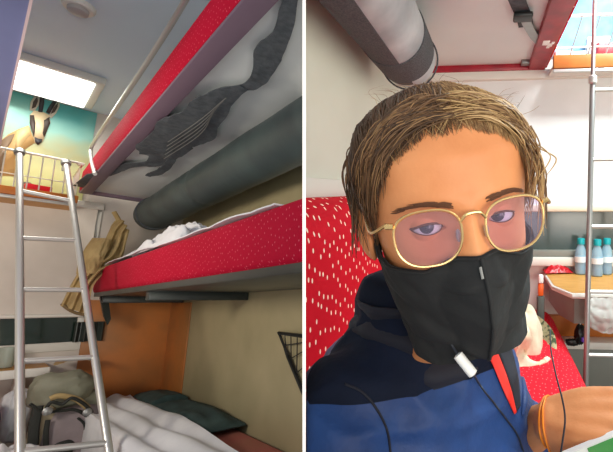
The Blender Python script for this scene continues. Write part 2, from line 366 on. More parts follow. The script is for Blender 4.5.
m = MB(); ribbon(m, [(244, 88), (226, 94), (208, 108), (192, 124), (174, 140), (160, 150), (148, 156)], [.03, .07, .12, .15, .17, .15, .08], 60, .664, 2, .01)
nm = m.build('netting', MT['net'], sn, L)
m = MB()
for k in range(5):
    y0 = k * 6; m.tube(spline([L.w(226 - k * 3, 98 + y0 * .5, .650), L.w(200, 120 + y0 * .6, .643), L.w(168 - k, 142 + y0 * .7, .650)], 14), .0016, 5)
m.build('cord', MT['metalD'], nm, L)
m = MB(); ribbon(m, [(182, 146), (164, 158), (150, 164), (128, 166), (108, 172), (92, 179), (78, 187)], [.08, .1, .05, .05, .07, .06, .05], 40, .666, 3); m.build('strap', MT['net'], sn, L)
m = MB(); ribbon(m, [(172, 160), (165, 168), (156, 174), (148, 176)], [.03, .04, .04, .02], 16, .662, 4); m.build('strap', MT['net'], sn, L)
# padded roll along the wall under the upper berth
pr_ = thing('padded_roll', 'long dark teal padded roll along the wall under the right upper berth', 'bolster', (.62, 2.2, .49), L)
def rollf(a, b):
    an = 2 * PI * b; r = .098 + .004 * nz((a * 9, math.cos(an), math.sin(an))) - .008 * math.exp(-((a - .55) / .012) ** 2)
    return (.628 + r * math.cos(an), lerp(1.0, 3.1, a), .584 + r * math.sin(an))
MB().grid(rollf, 90, 28).add([(.628 + .097 * math.cos(2 * PI * k / 28), 3.1, .584 + .097 * math.sin(2 * PI * k / 28)) for k in range(28)], [list(range(28))]).build('roll_cover', MT['rollL'], pr_, L)
for a in (3.02,):
    MB().tube([(.628 + .1 * math.cos(2 * PI * k / 28), a, .584 + .1 * math.sin(2 * PI * k / 28)) for k in range(28)], .006, 8, closed=True).build('strap', MT['net'], pr_, L)
# middle berth
ME, M0, M1 = .40, .085, .228
mbh = thing('middle_berth', 'middle berth with bright red flecked front and dark underside', 'berth', (.6, 2.3, .06), L)
MB().box((ME, .75, M0), (ME + .05, 3.1, M1), .02, seg=4).build('red_front', MT['redL'], mbh, L)
MB().box((ME + .01, .75, .066), (UW - .006, 3.1, M0 + .01), .003).build('base_board', MT['dark'], mbh, L)
MB().box((ME + .04, .75, M0), (UW - .006, 3.09, M1 - .015), .02).build('mattress', MT['sheet'], mbh, L)
for a, c in ((2.95, .5), (2.0, .55)):
    MB().box((ME + .03, a, .03), (UW - .006, a + .05, .07), .004).build('bracket', MT['dark'], mbh, L)
MB().prism([(ME + .02, 2.98, .07), (ME + .055, 2.98, .07), (ME + .085, 2.99, -.06), (ME + .075, 2.99, -.09), (ME + .05, 2.98, -.04)], (0, .03, 0)).build('support_arm', MT['dark'], mbh, L)
# bedding on the middle berth
def shf(a, b):
    v = lerp(.9, 2.95, a); u = lerp(ME + .004, UW - .06, b); k = math.exp(-((a - .72) / .16) ** 2)
    h = .006 + .012 * abs(nz((v * 4, u * 6, 0))) + k * (.03 + .11 * max(0, nz((v * 4.5, u * 9, 3)) + .35)) * math.sin(PI * min(1, b * 1.15 + .04))
    return (u, v, M1 - .004 + h)
tag(MB().grid(shf, 130, 40, .004).build('sheet', MT['sheet'], None, L), 'rumpled white sheet lying on the red middle berth', 'sheet')
def heap(nm, m, px, py, V, hw, hv, hh, label, cat, seed, room=L, w0=None, uu=None):
    c = room.v(px, py, V) if uu is None else (uu, V, w0); w0 = c[2] if w0 is None else w0
    def fn(a, b):
        x = 2 * a - 1; y = 2 * b - 1; e = max(0, 1 - x * x) ** .5 * max(0, 1 - y * y) ** .5
        return (c[0] + hw * x, V + hv * y, w0 + hh * e * (.75 + .5 * nz((x * 2, y * 2, seed)) + .35 * nz((x * 5, y * 4, seed + 3))))
    return tag(MB().grid(fn, 60, 44, .004).build(nm, m, None, room), label, cat)
heap('pillow', MT['sheet'], 195, 232, 1.98, .085, .34, .12, 'crumpled grey-white pillow on the middle berth beside the teal roll', 'pillow', 5, w0=M1 + .01, uu=.50)
# khaki jacket draped over the end of the middle berth
kj = thing('draped_jacket', 'khaki cotton jacket draped over the window end of the middle berth', 'jacket', (.40, 2.95, .2), L)
tp = [(120, 218), (112, 226), (106, 238), (100, 248), (86, 262), (76, 276), (68, 290), (60, 306)]
tq = [(128, 232), (127, 240), (124, 256), (118, 267), (104, 272), (92, 285), (88, 300), (86, 314)]
def kfn(a, b):
    A = spline([L.v(x, y, 2.97 - .05 * i / 7) for i, (x, y) in enumerate(tp)], 40); B = spline([L.v(x, y, 2.90 - .06 * i / 7) for i, (x, y) in enumerate(tq)], 40)
    k = min(int(a * 39.99), 39); q = A[k].lerp(B[k], b); q.y += -.03 * math.sin(b * PI) + .018 * math.sin(b * 19 + a * 4) + .02 * nz((a * 5, b * 5, 1)); return q
MB().grid(kfn, 40, 40, .008).build('jacket_body', MT['khaki'], kj, L)
def kf2(a, b):
    A = spline([L.v(x, y, 2.93) for x, y in ((92, 238), (84, 250), (78, 262), (76, 274))], 20); B = spline([L.v(x, y, 2.86) for x, y in ((112, 240), (106, 254), (102, 264), (98, 274))], 20)
    k = min(int(a * 19.99), 19); q = A[k].lerp(B[k], b); q.y += -.04 * math.sin(b * PI) + .01 * nz((a * 6, b * 6, 9)); return q
MB().grid(kf2, 20, 24, .008).build('sleeve', MT['khaki'], kj, L)
MB().tube(spline([L.v(62, 304, 2.91), L.v(68, 309, 2.885), L.v(76, 313, 2.87), (L.v(86, 315, 2.85))], 16), .008, 8).build('cuff', mat('dark_khaki', (112, 92, 62), .9), kj, L)
MB().tube(spline([L.v(114, 212, 2.99), L.v(118, 219, 2.98), L.v(122, 228, 2.96)], 8), .012, 8).build('collar', MT['khaki'], kj, L)
# lower berth with bedding
LW = -.515
lo = thing('lower_berth', 'lower berth on the right with red front beneath white bedding', 'berth', (.6, 2.3, FL), L)
MB().box((.41, .9, LW - .14), (UW - .006, 3.1, LW - .01), .03, seg=4).build('cushion', MT['pink'], lo, L)
MB().box((.405, .9, -.88), (.425, 3.1, LW - .13), .004).build('front_board', MT['redL'], lo, L)
MB().box((.425, .9, FL + .002), (UW - .006, 3.1, LW - .14)).build('base', MT['greyD'], lo, L)
def duv(a, b):
    v = lerp(1.05, 3.0, a); s = b * .62; lim = .06 + .20 * a + .05 * math.sin(a * 7)
    if s < .18: u, w = .395 - .012 * nz((v * 5, s * 8, 1)), LW - .16 + s
    else: u, w = .395 + (s - .18) * lerp(.58, .52, a), LW + .018 + .012 * nz((v * 4, s * 7, 2)) + .022 * math.sin((s - .18) * 16 + v * 2) ** 2
    return (u, v, w)
tag(MB().grid(duv, 110, 50, .006).build('duvet', MT['sheet'], None, L), 'white duvet spread over the lower berth and hanging down its front', 'duvet')
bk = MB()
def bkf(a, b):
    v = lerp(1.9, 3.0, a); x = 2 * b - 1; hh = .04 * math.sin(PI * min(1, a * 1.5)) ** .5 if a < .667 else .04 * (1 - (a - .667) * 1.6)
    return (.725 + .085 * x, v, LW + .012 + max(0, hh) * max(0, 1 - x * x) ** .5 * (1 + .35 * nz((v * 5, x * 2, 4))))
tag(bk.grid(bkf, 70, 30, .006).build('blanket', MT['teal'], None, L), 'folded dark teal blanket pushed against the wall on the lower berth', 'blanket')
# net pocket on the wall
npk = thing('net_pocket', 'black triangular net pocket on the wall above the lower berth', 'net pocket', L.u(290, 340, UW), L)
tri = [L.u(279, 333, UW - .012), L.u(303, 336, UW - .012), L.u(318, 340, UW - .012), L.u(318, 420, UW - .012), L.u(303, 392, UW - .012), L.u(288, 356, UW - .012)]
MB().tube(tri, .008, 8, closed=True).build('pocket_frame', MT['black'], npk, L)
m = MB()
for k in range(7):
    t = k / 6; a0 = Vector(tri[0]).lerp(Vector(tri[2]), t); b0 = Vector(tri[0]).lerp(Vector(tri[3]), t * .9 + .05); m.tube([a0, b0], .0022, 5)
    a1 = Vector(tri[0]).lerp(Vector(tri[3]), t); b1 = Vector(tri[2]).lerp(Vector(tri[3]), max(0, t - .3)); m.tube([a1, b1], .0022, 5)
o = m.build('netting', MT['black'], npk, L); o['kind'] = 'stuff'
# fold down table
tb = thing('folding_table', 'wood-topped folding table under the window at the far left', 'table', (0, 3.05, -.31), L)
MB().box((-.5, 2.93, -.30), (.27, VF - .012, -.286), .004).build('table_top', MT['wood'], tb, L)
MB().box((-.5, 2.915, -.325), (.27, 2.932, -.284), .005).build('edge_band', MT['offwhite'], tb, L)
MB().prism([(.16, 2.95, -.325), (.16, VF - .012, -.325), (.16, VF - .012, -.62)], (.02, 0, 0)).build('bracket', MT['offwhite'], tb, L)
cg = L.v(8, 352, 3.08)
bt = thing('drinking_glass', 'clear drinking glass standing on the table by the window', 'glass', (cg[0], 3.08, -.286), L)
MB().lathe([(.022, .001), (.027, .004), (.032, .10), (.0295, .10), (.025, .008), (.001, .008)], (cg[0], 3.08, -.286), seg=24).build('tumbler', MT['glass'], bt, L)
def papf(a, b):
    A = L.w(42, 357, -.284).tolist(); return (A[0] + .17 * a + .02 * b, lerp(2.97, 3.12, b), -.282 + .018 * math.sin(PI * a) ** 2 + .012 * abs(nz((a * 5, b * 4, 6))))
tag(MB().grid(papf, 24, 16, .002).build('paper_bag', MT['paper'], None, L), 'crumpled tan paper bag lying flat on the table behind the ladder', 'paper bag')
# luggage rack
RV, RB, RT = 2.88, .575, .775
rk = thing('luggage_rack', 'wire luggage rack with wooden lip between the mural and the blind', 'luggage rack', (.1, 3.0, .56), L)
MB().box((-.6, RV - .01, .552), (.255, RV + .012, .592), .004).build('wooden_lip', MT['woodD'], rk, L)
MB().box((-.6, RV - .006, .535), (.255, RV + .01, .551), .003).build('metal_strip', MT['metal'], rk, L)
MB().box((-.6, RV + .012, .560), (.255, VF - .01, .572)).build('shelf', MT['wood'], rk, L)
MB().tube(spline([(-.6, RV, RT), (.18, RV, RT), (.232, RV + .006, RT - .008), (.245, RV + .03, RT - .01), (.247, VF - .02, RT - .01)], 50), .0065, 8).build('top_rail', MT['wire'], rk, L)
for k in range(13):
    u = -.33 + k * .043
    if u > .24: break
    MB().tube([(u, RV, RT), (u + .006, RV, .592)], .0032, 6).build('wire_bar', MT['wire'], rk, L)
MB().tube([(-.6, RV - .002, .655), (.243, RV - .002, .655)], .003, 6).build('cross_wire', MT['wire'], rk, L)
for k in range(5):
    v = 2.93 + k * .06; MB().tube([(.246, v, RT - .01), (.246, v, .57)], .0032, 6).build('wire_bar', MT['wire'], rk, L)
def box_rot(mb, c, sx, sy, sz, rot, bev=.004, mi=0):
    k = len(mb.v); mb.box((-sx / 2, -sy / 2, 0), (sx / 2, sy / 2, sz), bev, mi); cs, sn_ = math.cos(rot), math.sin(rot)
    for i in range(k, len(mb.v)):
        x, y, z = mb.v[i]; mb.v[i] = (c[0] + x * cs - y * sn_, c[1] + x * sn_ + y * cs, c[2] + z)
q = L.v(38, 184, 2.98); m = MB(); box_rot(m, (q[0], 2.98, .573), .10, .07, .062, .15)
tag(m.build('snack_packet', MT['packred'], None, L), 'red snack packet lying inside the wire luggage rack', 'packet')
q = L.v(25, 176, 3.05); m = MB(); box_rot(m, (q[0] + .008, 3.06, .573), .05, .07, .085, -.2)
tag(m.build('carton', mat('dark_carton', (96, 84, 76), .6), None, L), 'small dark carton behind the red packet in the rack', 'carton')
# ladder
ld = thing('berth_ladder', 'white metal ladder leaning in front of the beige blind', 'ladder', (.25, 1.75, -.75), L)
def rail(tx, ty, tv, bx, by, bv):
    a = Vector(L.v(tx, ty, tv)); b = Vector(L.v(bx, by, bv)); return a, b + (b - a) * .42
lt, lb2 = rail(19.5, 152, 2.84, 20, 452, 1.92); rt, rb2 = rail(66, 163, 2.84, 108, 445, 1.92)
for a, b2, nm_ in ((lt, lb2, 0), (rt, rb2, 1)):
    d_ = (b2 - a).normalized()
    r_ = MB().tube([a, b2], .0125, 14).build('side_rail', MT['metal'], ld, L)
    MB().lathe([(.0135, 0), (.017, .01), (.017, .03), (.0135, .036)], b2, -d_, 14).build('rubber_foot', MT['black'], r_, L)
    MB().tube(spline([a + d_ * .03, a, a + Vector((0, .03, .015)), a + Vector((0, .055, .0)), a + Vector((0, .058, -.03))], 16), .009, 8).build('rail_hook', MT['metal'], r_, L)
    MB().lathe([(.019, -.012), (.021, 0), (.019, .014)], a + d_ * .0, d_, 14).build('rail_collar', MT['metalD'], r_, L)
def on(a, b2, py):
    lo_, hi_ = 0., 1.
    for _ in range(40):
        t = (lo_ + hi_) / 2; p = a.lerp(b2, t); c = L.B.T @ np.array(p); y = PY - F * c[1] / -c[2]
        if y < py: lo_ = t
        else: hi_ = t
    return a.lerp(b2, t)
for yl, yr in ((190.5, 201), (238, 240.5), (289.5, 290), (361, 357)):
    MB().tube([on(lt, lb2, yl), on(rt, rb2, yr)], .0095, 12).build('rung', MT['metal'], ld, L)
sp_ = (on(lt, lb2, 452), on(rt, rb2, 443)); MB().tube(sp_, .011, 12).build('rung', MT['metal'], ld, L)
MB().tube([lt.lerp(lb2, .93), rt.lerp(rb2, .93)], .0125, 12).build('rung', MT['metal'], ld, L)
# backpack under the table
BV = 2.78
bp = thing('backpack', 'grey-green and stone trekking backpack standing behind the ladder under the table', 'backpack', (.24, BV, FL), L)
def blob(cu, cv, cw, hu, hv, hw, n=3.2, seed=0, amp=.02, nu=36, nv=28):
    def fn(a, b):
        th = 2 * PI * a; ph = PI * (b - .5); pw = lambda x, e: math.copysign(abs(x) ** e, x); e = 2 / n
        x = pw(math.cos(ph), e) * pw(math.cos(th), e); y = pw(math.cos(ph), e) * pw(math.sin(th), e); z = pw(math.sin(ph), e)
        k = 1 + amp * 4 * nz((x * 1.6, y * 1.6, z * 1.6), 1, seed) + amp * 2 * nz((x * 4, y * 4, z * 4), 1, seed)
        return (cu + hu * x * k, cv + hv * y * k, cw + hw * z * k)
    return MB().grid(fn, nu, nv)
def lp(px, py, v=BV): return L.v(px, py, v)
c1, c2 = lp(34, 455), lp(106, 400)
bcu = (c1[0] + c2[0]) / 2; bhu = (c2[0] - c1[0]) / 2 + .01
blob(bcu, BV, -.70, bhu, .11, .30, 3.6, 1).build('main_body', MT['olive'], bp, L)
t1, t2 = lp(30, 385, BV - .03), lp(92, 385, BV - .03)
blob((t1[0] + t2[0]) / 2, BV - .01, lp(60, 388)[2] - .01, (t2[0] - t1[0]) / 2, .10, .085, 3.0, 2, .035).build('top_lid', MT['olive'], bp, L)
blob(lp(72, 430, BV - .1)[0], BV - .105, lp(72, 430, BV - .1)[2] - .04, .115, .05, .14, 3.2, 3).build('front_pocket', MT['mauveN'], bp, L)
blob(lp(46, 430, BV - .1)[0] - .01, BV - .09, lp(46, 430, BV - .1)[2] - .05, .045, .05, .15, 3.2, 4).build('side_pocket', MT['beigeN'], bp, L)
blob(lp(96, 428, BV - .1)[0], BV - .09, lp(96, 428, BV - .1)[2] - .04, .042, .05, .14, 3.2, 5).build('side_pocket', MT['beigeN'], bp, L)
for pxs, w_ in ((((46, 408), (52, 402), (62, 404), (72, 398), (84, 404), (92, 412)), .014), (((38, 406), (36, 416), (34, 428), (33, 446)), .018), (((78, 418), (84, 424), (86, 436), (88, 450)), .009), (((48, 420), (46, 432), (46, 452)), .009), (((30, 404), (44, 412), (60, 411), (76, 410), (90, 418)), .013)):
    MB().tube(spline([lp(x, y, BV - .165) for x, y in pxs], 30), w_, 8, flat=.5).build('strap', MT['blackN'], bp, L)
for x, y in ((47, 411), (87, 412)):
    MB().lathe([(.012, 0), (.017, .004), (.017, .012), (.011, .016)], lp(x, y, BV - .19), (0, -1, 0), 16).build('buckle', MT['metalD'], bp, L)
MB().tube(spline([lp(x, y, BV - .145) for x, y in ((50, 399), (58, 396), (68, 397), (78, 400), (88, 408))], 20), .012, 8).build('lid_piping', MT['khaki'], bp, L)
blob(lp(65, 441, BV - .16)[0], BV - .155, lp(65, 444, BV - .16)[2] - .02, .035, .016, .035, 3, 6).build('logo_patch', MT['blackN'], bp, L)
q = lp(103, 420, 2.72); tag(blob(q[0] + .012, 2.74, -.72, .045, .07, .22, 3, 8).build('red_bag', MT['redN'], None, L), 'dark red bag wedged between backpack and lower berth', 'bag')
# things at the lower left
q = lp(4, 412, 2.75); lq = thing('left_lower_berth', 'lower berth at the left beneath the table with white bedding', 'berth', (-.3, 2.3, FL), L)
MB().box((-.9, 1.6, -.72), (.10, 3.1, -.60), .03).build('cushion', MT['redL'], lq, L)
MB().box((-.9, 1.65, FL), (.07, 3.1, -.72)).build('base', MT['greyD'], lq, L)
lq.name = 'lower_berth'
heap('bed_sheet', MT['sheet'], 6, 448, 2.36, .12, .3, .085, 'bunched white sheet on the left lower berth at the bottom corner', 'sheet', 12, w0=-.6)
tag(blob(.065, 2.83, -.505, .062, .10, .10, 2.8, 11).build('stuff_sack', MT['bluebag'], None, L), 'deep blue nylon stuff sack in the shadow under the table', 'sack')
q = lp(24, 390, 2.9); tag(blob(q[0] - .01, 2.98, -.50, .055, .08, .12, 2.6, 12, .05).build('plastic_bag', MT['sheet'], None, L), 'pale cloth bag squeezed between backpack and blue sack', 'bag')
# ================================================================== RIGHT COMPARTMENT
VE, WL, FR, CR = 1.9, -.40, -1.05, 1.15
struct('floor', MB().box((-.9, -.3, FR - .03), (1.5, VE + .03, FR)), MT['floor'], R)
struct('ceiling', MB().box((-.9, .3, CR), (1.5, VE + .03, CR + .03)), MT['ceil'], R)
struct('wall_left', MB().box((WL - .03, .3, FR), (WL, VE + .03, CR)), MT['wallR'], R)
struct('wall_right', MB().box((1.5, .2, FR), (1.53, VE + .03, CR)), MT['wallR'], R)
wf = MB(); wf.box((WL, VE, .50), (1.5, VE + .03, CR)); wf.box((WL, VE, FR), (1.5, VE + .03, -.32)); wf.box((WL, VE, -.32), (-.2, VE + .03, .5)); wf.box((1.2, VE, -.32), (1.5, VE + .03, .5))
struct('wall_far', wf, MT['wallFar'], R)
win = struct('window_2', MB().box((-.2, VE - .035, -.36), (1.2, VE + .005, -.318), .006), MT['offwhite'], R)
MB().box((-.2, VE + .005, -.32), (1.2, VE + .013, .5)).build('pane', MT['window2'], win, R)
MB().box((-.2, VE - .02, -.318), (1.2, VE + .004, -.285), .004).build('window_frame', MT['grey'], win, R)
struct('trim_3', MB().box((WL, .3, -.022), (WL + .006, VE, .03), .002), MT['offwhite'], R)
struct('trim_4', MB().box((WL, .3, -.03), (WL + .009, VE, -.022), .002), MT['grey'], R)
# blind
def blr(a, b):
    u = lerp(-.25, 1.25, a); w = lerp(-.075, .50, b)
    return (u, VE - .035 + .006 * nz((u * 3, w * 3, 5)) + .004 * math.sin(w * 18 + u), w)
rb = thing('roller_blind', 'smooth pale blind pulled down behind the seated traveller', 'blind', (.5, VE - .03, -.1), R)
MB().grid(blr, 60, 40, .002).build('blind_cloth', MT['blindR'], rb, R)
MB().box((-.26, VE - .05, -.102), (1.26, VE - .026, -.070), .006).build('hem_bar', mat('cream_bar', (226, 218, 196), .5), rb, R)
MB().box((-.27, VE - .06, .495), (1.27, VE - .002, .535), .006).build('head_rail', MT['offwhite'], rb, R)
# upper berth
RE = .25
ub = thing('upper_berth', 'grey berth underside with dark red edge above the traveller', 'berth', (0, 1, .53), R)
MB().box((WL, .1, .56), (RE - .01, VE - .06, .60)).build('underside_panel', MT['panel'], ub, R)
MB().box((RE - .075, .1, .534), (RE, VE - .03, .562), .006).build('red_edge', MT['redplain'], ub, R)
MB().box((RE - .004, .1, .545), (RE + .012, VE - .03, .70), .008).build('front_edge', MT['redR'], ub, R)
MB().box((WL + .02, VE - .065, .531), (RE, VE - .032, .562), .006).build('end_edge', MT['redplain'], ub, R)
MB().box((RE - .11, VE - .12, .545), (RE - .07, VE - .07, .562), .004).build('latch', MT['metalD'], ub, R)
sc_ = MB()
for px, py, a in ((546, 43, .02), (550, 45, .014), (553, 43, .009), (548, 47, .01)):
    q = R.w(px, py, .5335); sc_.box((q[0] - a * .6, q[1] - a * 1.1, .5325), (q[0] + a * .6, q[1] + a * 1.1, .5345), .0005)
sc_.build('paint_chip', MT['white'], ub, R)
# webbing strap under the berth
ws = thing('webbing_strap', 'dark webbing strap with buckle hanging under the red-edged berth', 'strap', R.w(525, 20, .53), R)
def strap(px, wd, z, nm, m):
    P = spline([R.w(x, y, z) for x, y in px], 24)
    def fn(a, b):
        k = min(int(round(a * 23)), 23); t = (P[min(k + 1, 23)] - P[max(k - 1, 0)]).normalized(); sd = t.cross(Vector((0, 0, 1))).normalized(); q = P[k] + sd * (b - .5) * wd; q.z += .002 * nz((k, b, 0)); return q
    MB().grid(fn, 24, 5, .003).build(nm, m, ws, R)
strap([(510, -12), (516, -2), (520, 8), (524, 17), (526, 27)], .05, .552, 'strap', MT['net'])
strap([(526, 22), (530, 30), (535, 38), (541, 44), (546, 47)], .032, .546, 'strap_tail', MT['metalD'])
q = R.w(523, 17, .54); MB().box((q[0] - .03, q[1] - .022, .534), (q[0] + .03, q[1] + .03, .549), .005).build('buckle', MT['black'], ws, R)
# roll against the wall
RC, RR, RY = (-.271, .443), .092, 1.37
ro = thing('padded_roll', 'grey padded roll with charcoal mesh side tucked under the berth beside the wall', 'bolster', (RC[0], 1.0, RC[1] - RR), R)
def arc(r, a0, a1, y0, y1):
    return lambda a, b: (RC[0] + r * math.cos(lerp(a0, a1, b)), lerp(y0, y1, a), RC[1] + r * math.sin(lerp(a0, a1, b)))
d2 = math.radians
MB().grid(arc(RR, d2(-79), d2(142), .55, RY - .2), 30, 40, .006).build('roll_cover', MT['rollR'], ro, R)
MB().grid(arc(RR + .002, d2(140), d2(283), .55, RY - .03), 30, 20, .008).build('mesh_side', MT['rollD'], ro, R)
MB().grid(arc(RR + .004, 0, 2 * PI, RY - .24, RY - .07), 12, 48, .008).build('end_band', MT['rollD'], ro, R)
MB().lathe([(RR + .001, 0), (RR + .002, .06), (RR, .075), (RR - .02, .082)], (RC[0], RY - .072, RC[1]), (0, 1, 0), 40).build('end_cap', MT['rollR'], ro, R)
MB().tube([(RC[0] + (RR + .005) * math.cos(2 * PI * k / 40), RY + .012, RC[1] + (RR + .005) * math.sin(2 * PI * k / 40)) for k in range(40)], .003, 8, closed=True).build('seam', MT['rollD'], ro, R)
# bench
SW = -.60
be = thing('bench_seat', 'red dotted bench with tall backrest along the wall', 'bench', (-.05, 1.0, FR), R)
def cush(a, b):
    v = lerp(.25, VE - .04, a); s = b
    prof = [(WL + .06, SW), (.2, SW + .005), (.255, SW - .004), (.278, SW - .03), (.28, SW - .1), (.262, SW - .135)]
    t = s * (len(prof) - 1); k = min(int(t), len(prof) - 2); t -= k
    return (lerp(prof[k][0], prof[k + 1][0], t), v, lerp(prof[k][1], prof[k + 1][1], t))
MB().grid(cush, 20, 40, .03).build('seat_cushion', MT['redRB'], be, R)
MB().box((WL + .02, .25, FR), (.24, VE - .04, SW - .12)).build('base', MT['greyD'], be, R)
def bkr(a, b):
    v = lerp(.32, VE - .05, a); t = b
    prof = [(WL + .004, -.045), (WL + .035, -.043), (WL + .055, -.055), (WL + .066, -.09), (WL + .066, -.3), (WL + .06, SW + .01)]
    t = b * 5; k = min(int(t), 4); t -= k
    return (lerp(prof[k][0], prof[k + 1][0], t), v, lerp(prof[k][1], prof[k + 1][1], t))
MB().grid(bkr, 24, 40, .03).build('backrest', MT['redR'], be, R)
# under-window heater panel, shelf
struct('trim_5', MB().box((.28, VE - .10, -.735), (1.5, VE, -.70), .006), MT['offwhite'], R)
struct('trim_6', MB().box((.28, VE - .03, -.70), (1.5, VE, -.60), .004), MT['woodD'], R)
struct('trim_7', MB().box((.28, VE - .06, FR), (1.5, VE, -.735), .004), MT['grey'], R)
# table
TW = -.39
tb = thing('folding_table', 'wood-topped corner table beneath the window with bottles on it', 'table', (.6, 1.7, TW - .06), R)
MB().prism([(.265, VE - .036, TW - .02), (.265, 1.62, TW - .02), (.315, 1.50, TW - .02), (1.1, 1.50, TW - .02), (1.1, VE - .036, TW - .02)], (0, 0, .02)).build('table_top', MT['wood'], tb, R)
MB().tube([(.265, VE - .04, TW - .012), (.265, 1.62, TW - .012), (.315, 1.50, TW - .012), (1.1, 1.50, TW - .012)], .011, 8).build('edge_band', MT['offwhite'], tb, R)
MB().prism([(.28, VE - .06, TW - .13), (.29, 1.64, TW - .13), (.33, 1.53, TW - .13), (.56, 1.53, TW - .13), (.56, VE - .06, TW - .13)], (0, 0, .108)).build('waste_bin', MT['grey'], tb, R)
MB().box((.43, 1.522, TW - .12), (.436, 1.532, TW - .03)).build('bin_seam', MT['greyD'], tb, R)
# bottles
def bottle(px, v, label, h=.155, r=.027):
    q = R.v(px, 260, v); p = (q[0], v, TW); r = .026
    t = thing('water_bottle', label, 'bottle', p, R, 'water bottles on the table')
    body = MB().lathe([(r * .85, .001), (r, .006), (r, .035), (r * .93, .045), (r, .055), (r, .088), (r * .8, .118), (.0125, .138), (.0115, .144)], p, seg=28).build('bottle_body', MT['bottle'], t, R)
    MB().lathe([(r * .8, .004), (r * .93, .008), (r * .93, .033), (r * .86, .045), (r * .93, .056), (r * .93, .072)], p, seg=24).build('water', MT['waterblue'], body, R)
    MB().lathe([(r + .0006, .058), (r + .0006, .084)], p, seg=28).build('bottle_label', MT['labelw'], t, R)
    MB().lathe([(.0165, .140), (.0168, .162), (.015, .167)], p, seg=24).build('screw_cap', MT['cap'], t, R)
bottle(580.5, 1.84, 'clear water bottle with teal cap standing left of the ladder rail')
bottle(597, 1.80, 'clear water bottle with teal cap just right of the ladder rail')
bottle(606.5, 1.84, 'clear water bottle with teal cap furthest right on the table')
# table clutter
def pk(a, b):
    q = R.w(544, 273, TW); return (q[0] + .13 * a, q[1] - .04 + .09 * b + .02 * a, TW + .004 + .03 * math.sin(PI * a) * math.sin(PI * b) * (1 + nz((a * 5, b * 5, 2))) + .004 * nz((a * 12, b * 12, 3)) + .004)
tag(MB().grid(pk, 40, 24, .003).build('snack_wrapper', MT['packred'], None, R), 'crumpled red snack wrapper on the wooden table', 'wrapper')
lg = thing('lighter', 'small orange and white tube standing at the table corner', 'lighter', R.v(541, 285, 1.66), R)
q = R.v(541, 285, 1.60)
lg.location = R.w if False else R.W((q[0], 1.60, SW))
tp_ = R.v(541, 267, 1.60)
MB().box((q[0] - .012, 1.59, -.43), (q[0] + .010, 1.61, TW + .012), .006).build('tube_body', MT['orange'], lg, R)
MB().box((q[0] - .011, 1.59, TW + .012), (q[0] + .009, 1.61, TW + .048), .006).build('tube_cap', MT['white'], lg, R)
MB().box((q[0] - .016, 1.585, SW + .004), (q[0] + .014, 1.615, -.43), .006).build('tube_stand', MT['greyD'], lg, R)
def plb(a, b):
    th = PI * (a * 1.1 - .05); q = R.v(604, 300, 1.47)
    return (q[0] - .06 + .15 * a, 1.475 - .03 * math.sin(PI * b) + .012 * nz((a * 6, b * 5, 1)), TW - .012 - .135 * b * (.75 + .25 * math.sin(PI * a)) + .006 * nz((a * 8, b * 8, 4)))
tag(MB().grid(plb, 40, 34, .0015).build('hanging_bag', MT['plast'], None, R), 'crinkled clear plastic bag hanging from the table front edge', 'plastic bag')
# dark toy on a hook by the shelf
q = R.v(580, 335, 1.72)
tg = thing('key_fob', 'small black and violet tassel hanging above the white ledge', 'tassel', (q[0], 1.72, q[2] - .05), R)
blob(q[0], 1.72, q[2], .024, .022, .042, 2.2, 3, .08).build('tassel', MT['black'], tg, R)
blob(q[0] - .034, 1.725, q[2] - .035, .028, .016, .015, 2.2, 5, .08).build('tassel_tail', MT['black'], tg, R)
blob(q[0] + .010, 1.70, q[2] - .012, .010, .008, .012, 2.2, 6, .05).build('bead', MT['lilac'], tg, R)
MB().tube([(q[0], 1.72, q[2] + .03), (q[0], 1.72, TW - .18)], .002, 6).build('hanging_cord', MT['white'], tg, R)
# ladder
lu, lv = R.v(590, 200, 1.42)[0], 1.42
ld = thing('berth_ladder', 'slim grey metal ladder at the right in front of the pale blind', 'ladder', (lu + .15, lv, FR), R)
for k, uu in enumerate((lu, lu + .32)):
    wc_ = R.v(590, 80, lv)[2]
    r_ = MB().tube([(uu, lv, FR + .01), (uu, lv, wc_), (uu, lv, wc_ + .004), (uu, lv, .9)], [.0098, .0098, .0072, .0072], 14).build('side_rail', MT['metalD'], ld, R)
    MB().lathe([(.012, 0), (.012, .02)], (uu, lv, FR), seg=14).build('rubber_foot', MT['black'], r_, R)
    MB().lathe([(.0115, -.014), (.0145, -.010), (.0145, .010), (.0115, .014)], (uu, lv, wc_), seg=16).build('rail_collar', MT['metal'], r_, R)
for k in range(1, 8):
    w_ = R.v(600, 90, lv)[2] - (k - 1) * .234
    MB().tube([(lu, lv, w_), (lu + .32, lv, w_)], .0075, 12).build('rung', MT['metal'], ld, R)
# luggage rack and print behind
pv = thing('wall_picture', 'blue and white mural behind the luggage rack at the right', 'picture', (.8, VE - .008, .6), R)
MB().box((.27, VE - .006, .60), (1.45, VE - .001, CR - .01)).build('picture_panel', MT['sky'], pv, R)
rk = thing('luggage_rack', 'oak-lipped wire luggage rack above the pale blind', 'luggage rack', (.7, 1.7, .5), R)
kv = 1.72; z0 = R.v(600, 68, kv)[2]
MB().box((.265, kv - .012, z0), (1.45, kv + .012, z0 + .055), .005).build('wooden_lip', MT['woodD'], rk, R)
MB().box((.265, kv - .008, z0 - .014), (1.45, kv + .01, z0 - .001), .003).build('metal_strip', MT['metal'], rk, R)
MB().box((.265, kv + .012, z0 + .004), (1.45, VE - .064, z0 + .016)).build('shelf', MT['offwhite'], rk, R)
MB().tube([(.262, kv, z0 + .21), (1.45, kv, z0 + .21)], .006, 8).build('top_rail', MT['wire'], rk, R)
MB().tube([(.262, kv, z0 + .085), (1.45, kv, z0 + .085)], .0035, 8).build('cross_wire', MT['wire'], rk, R)
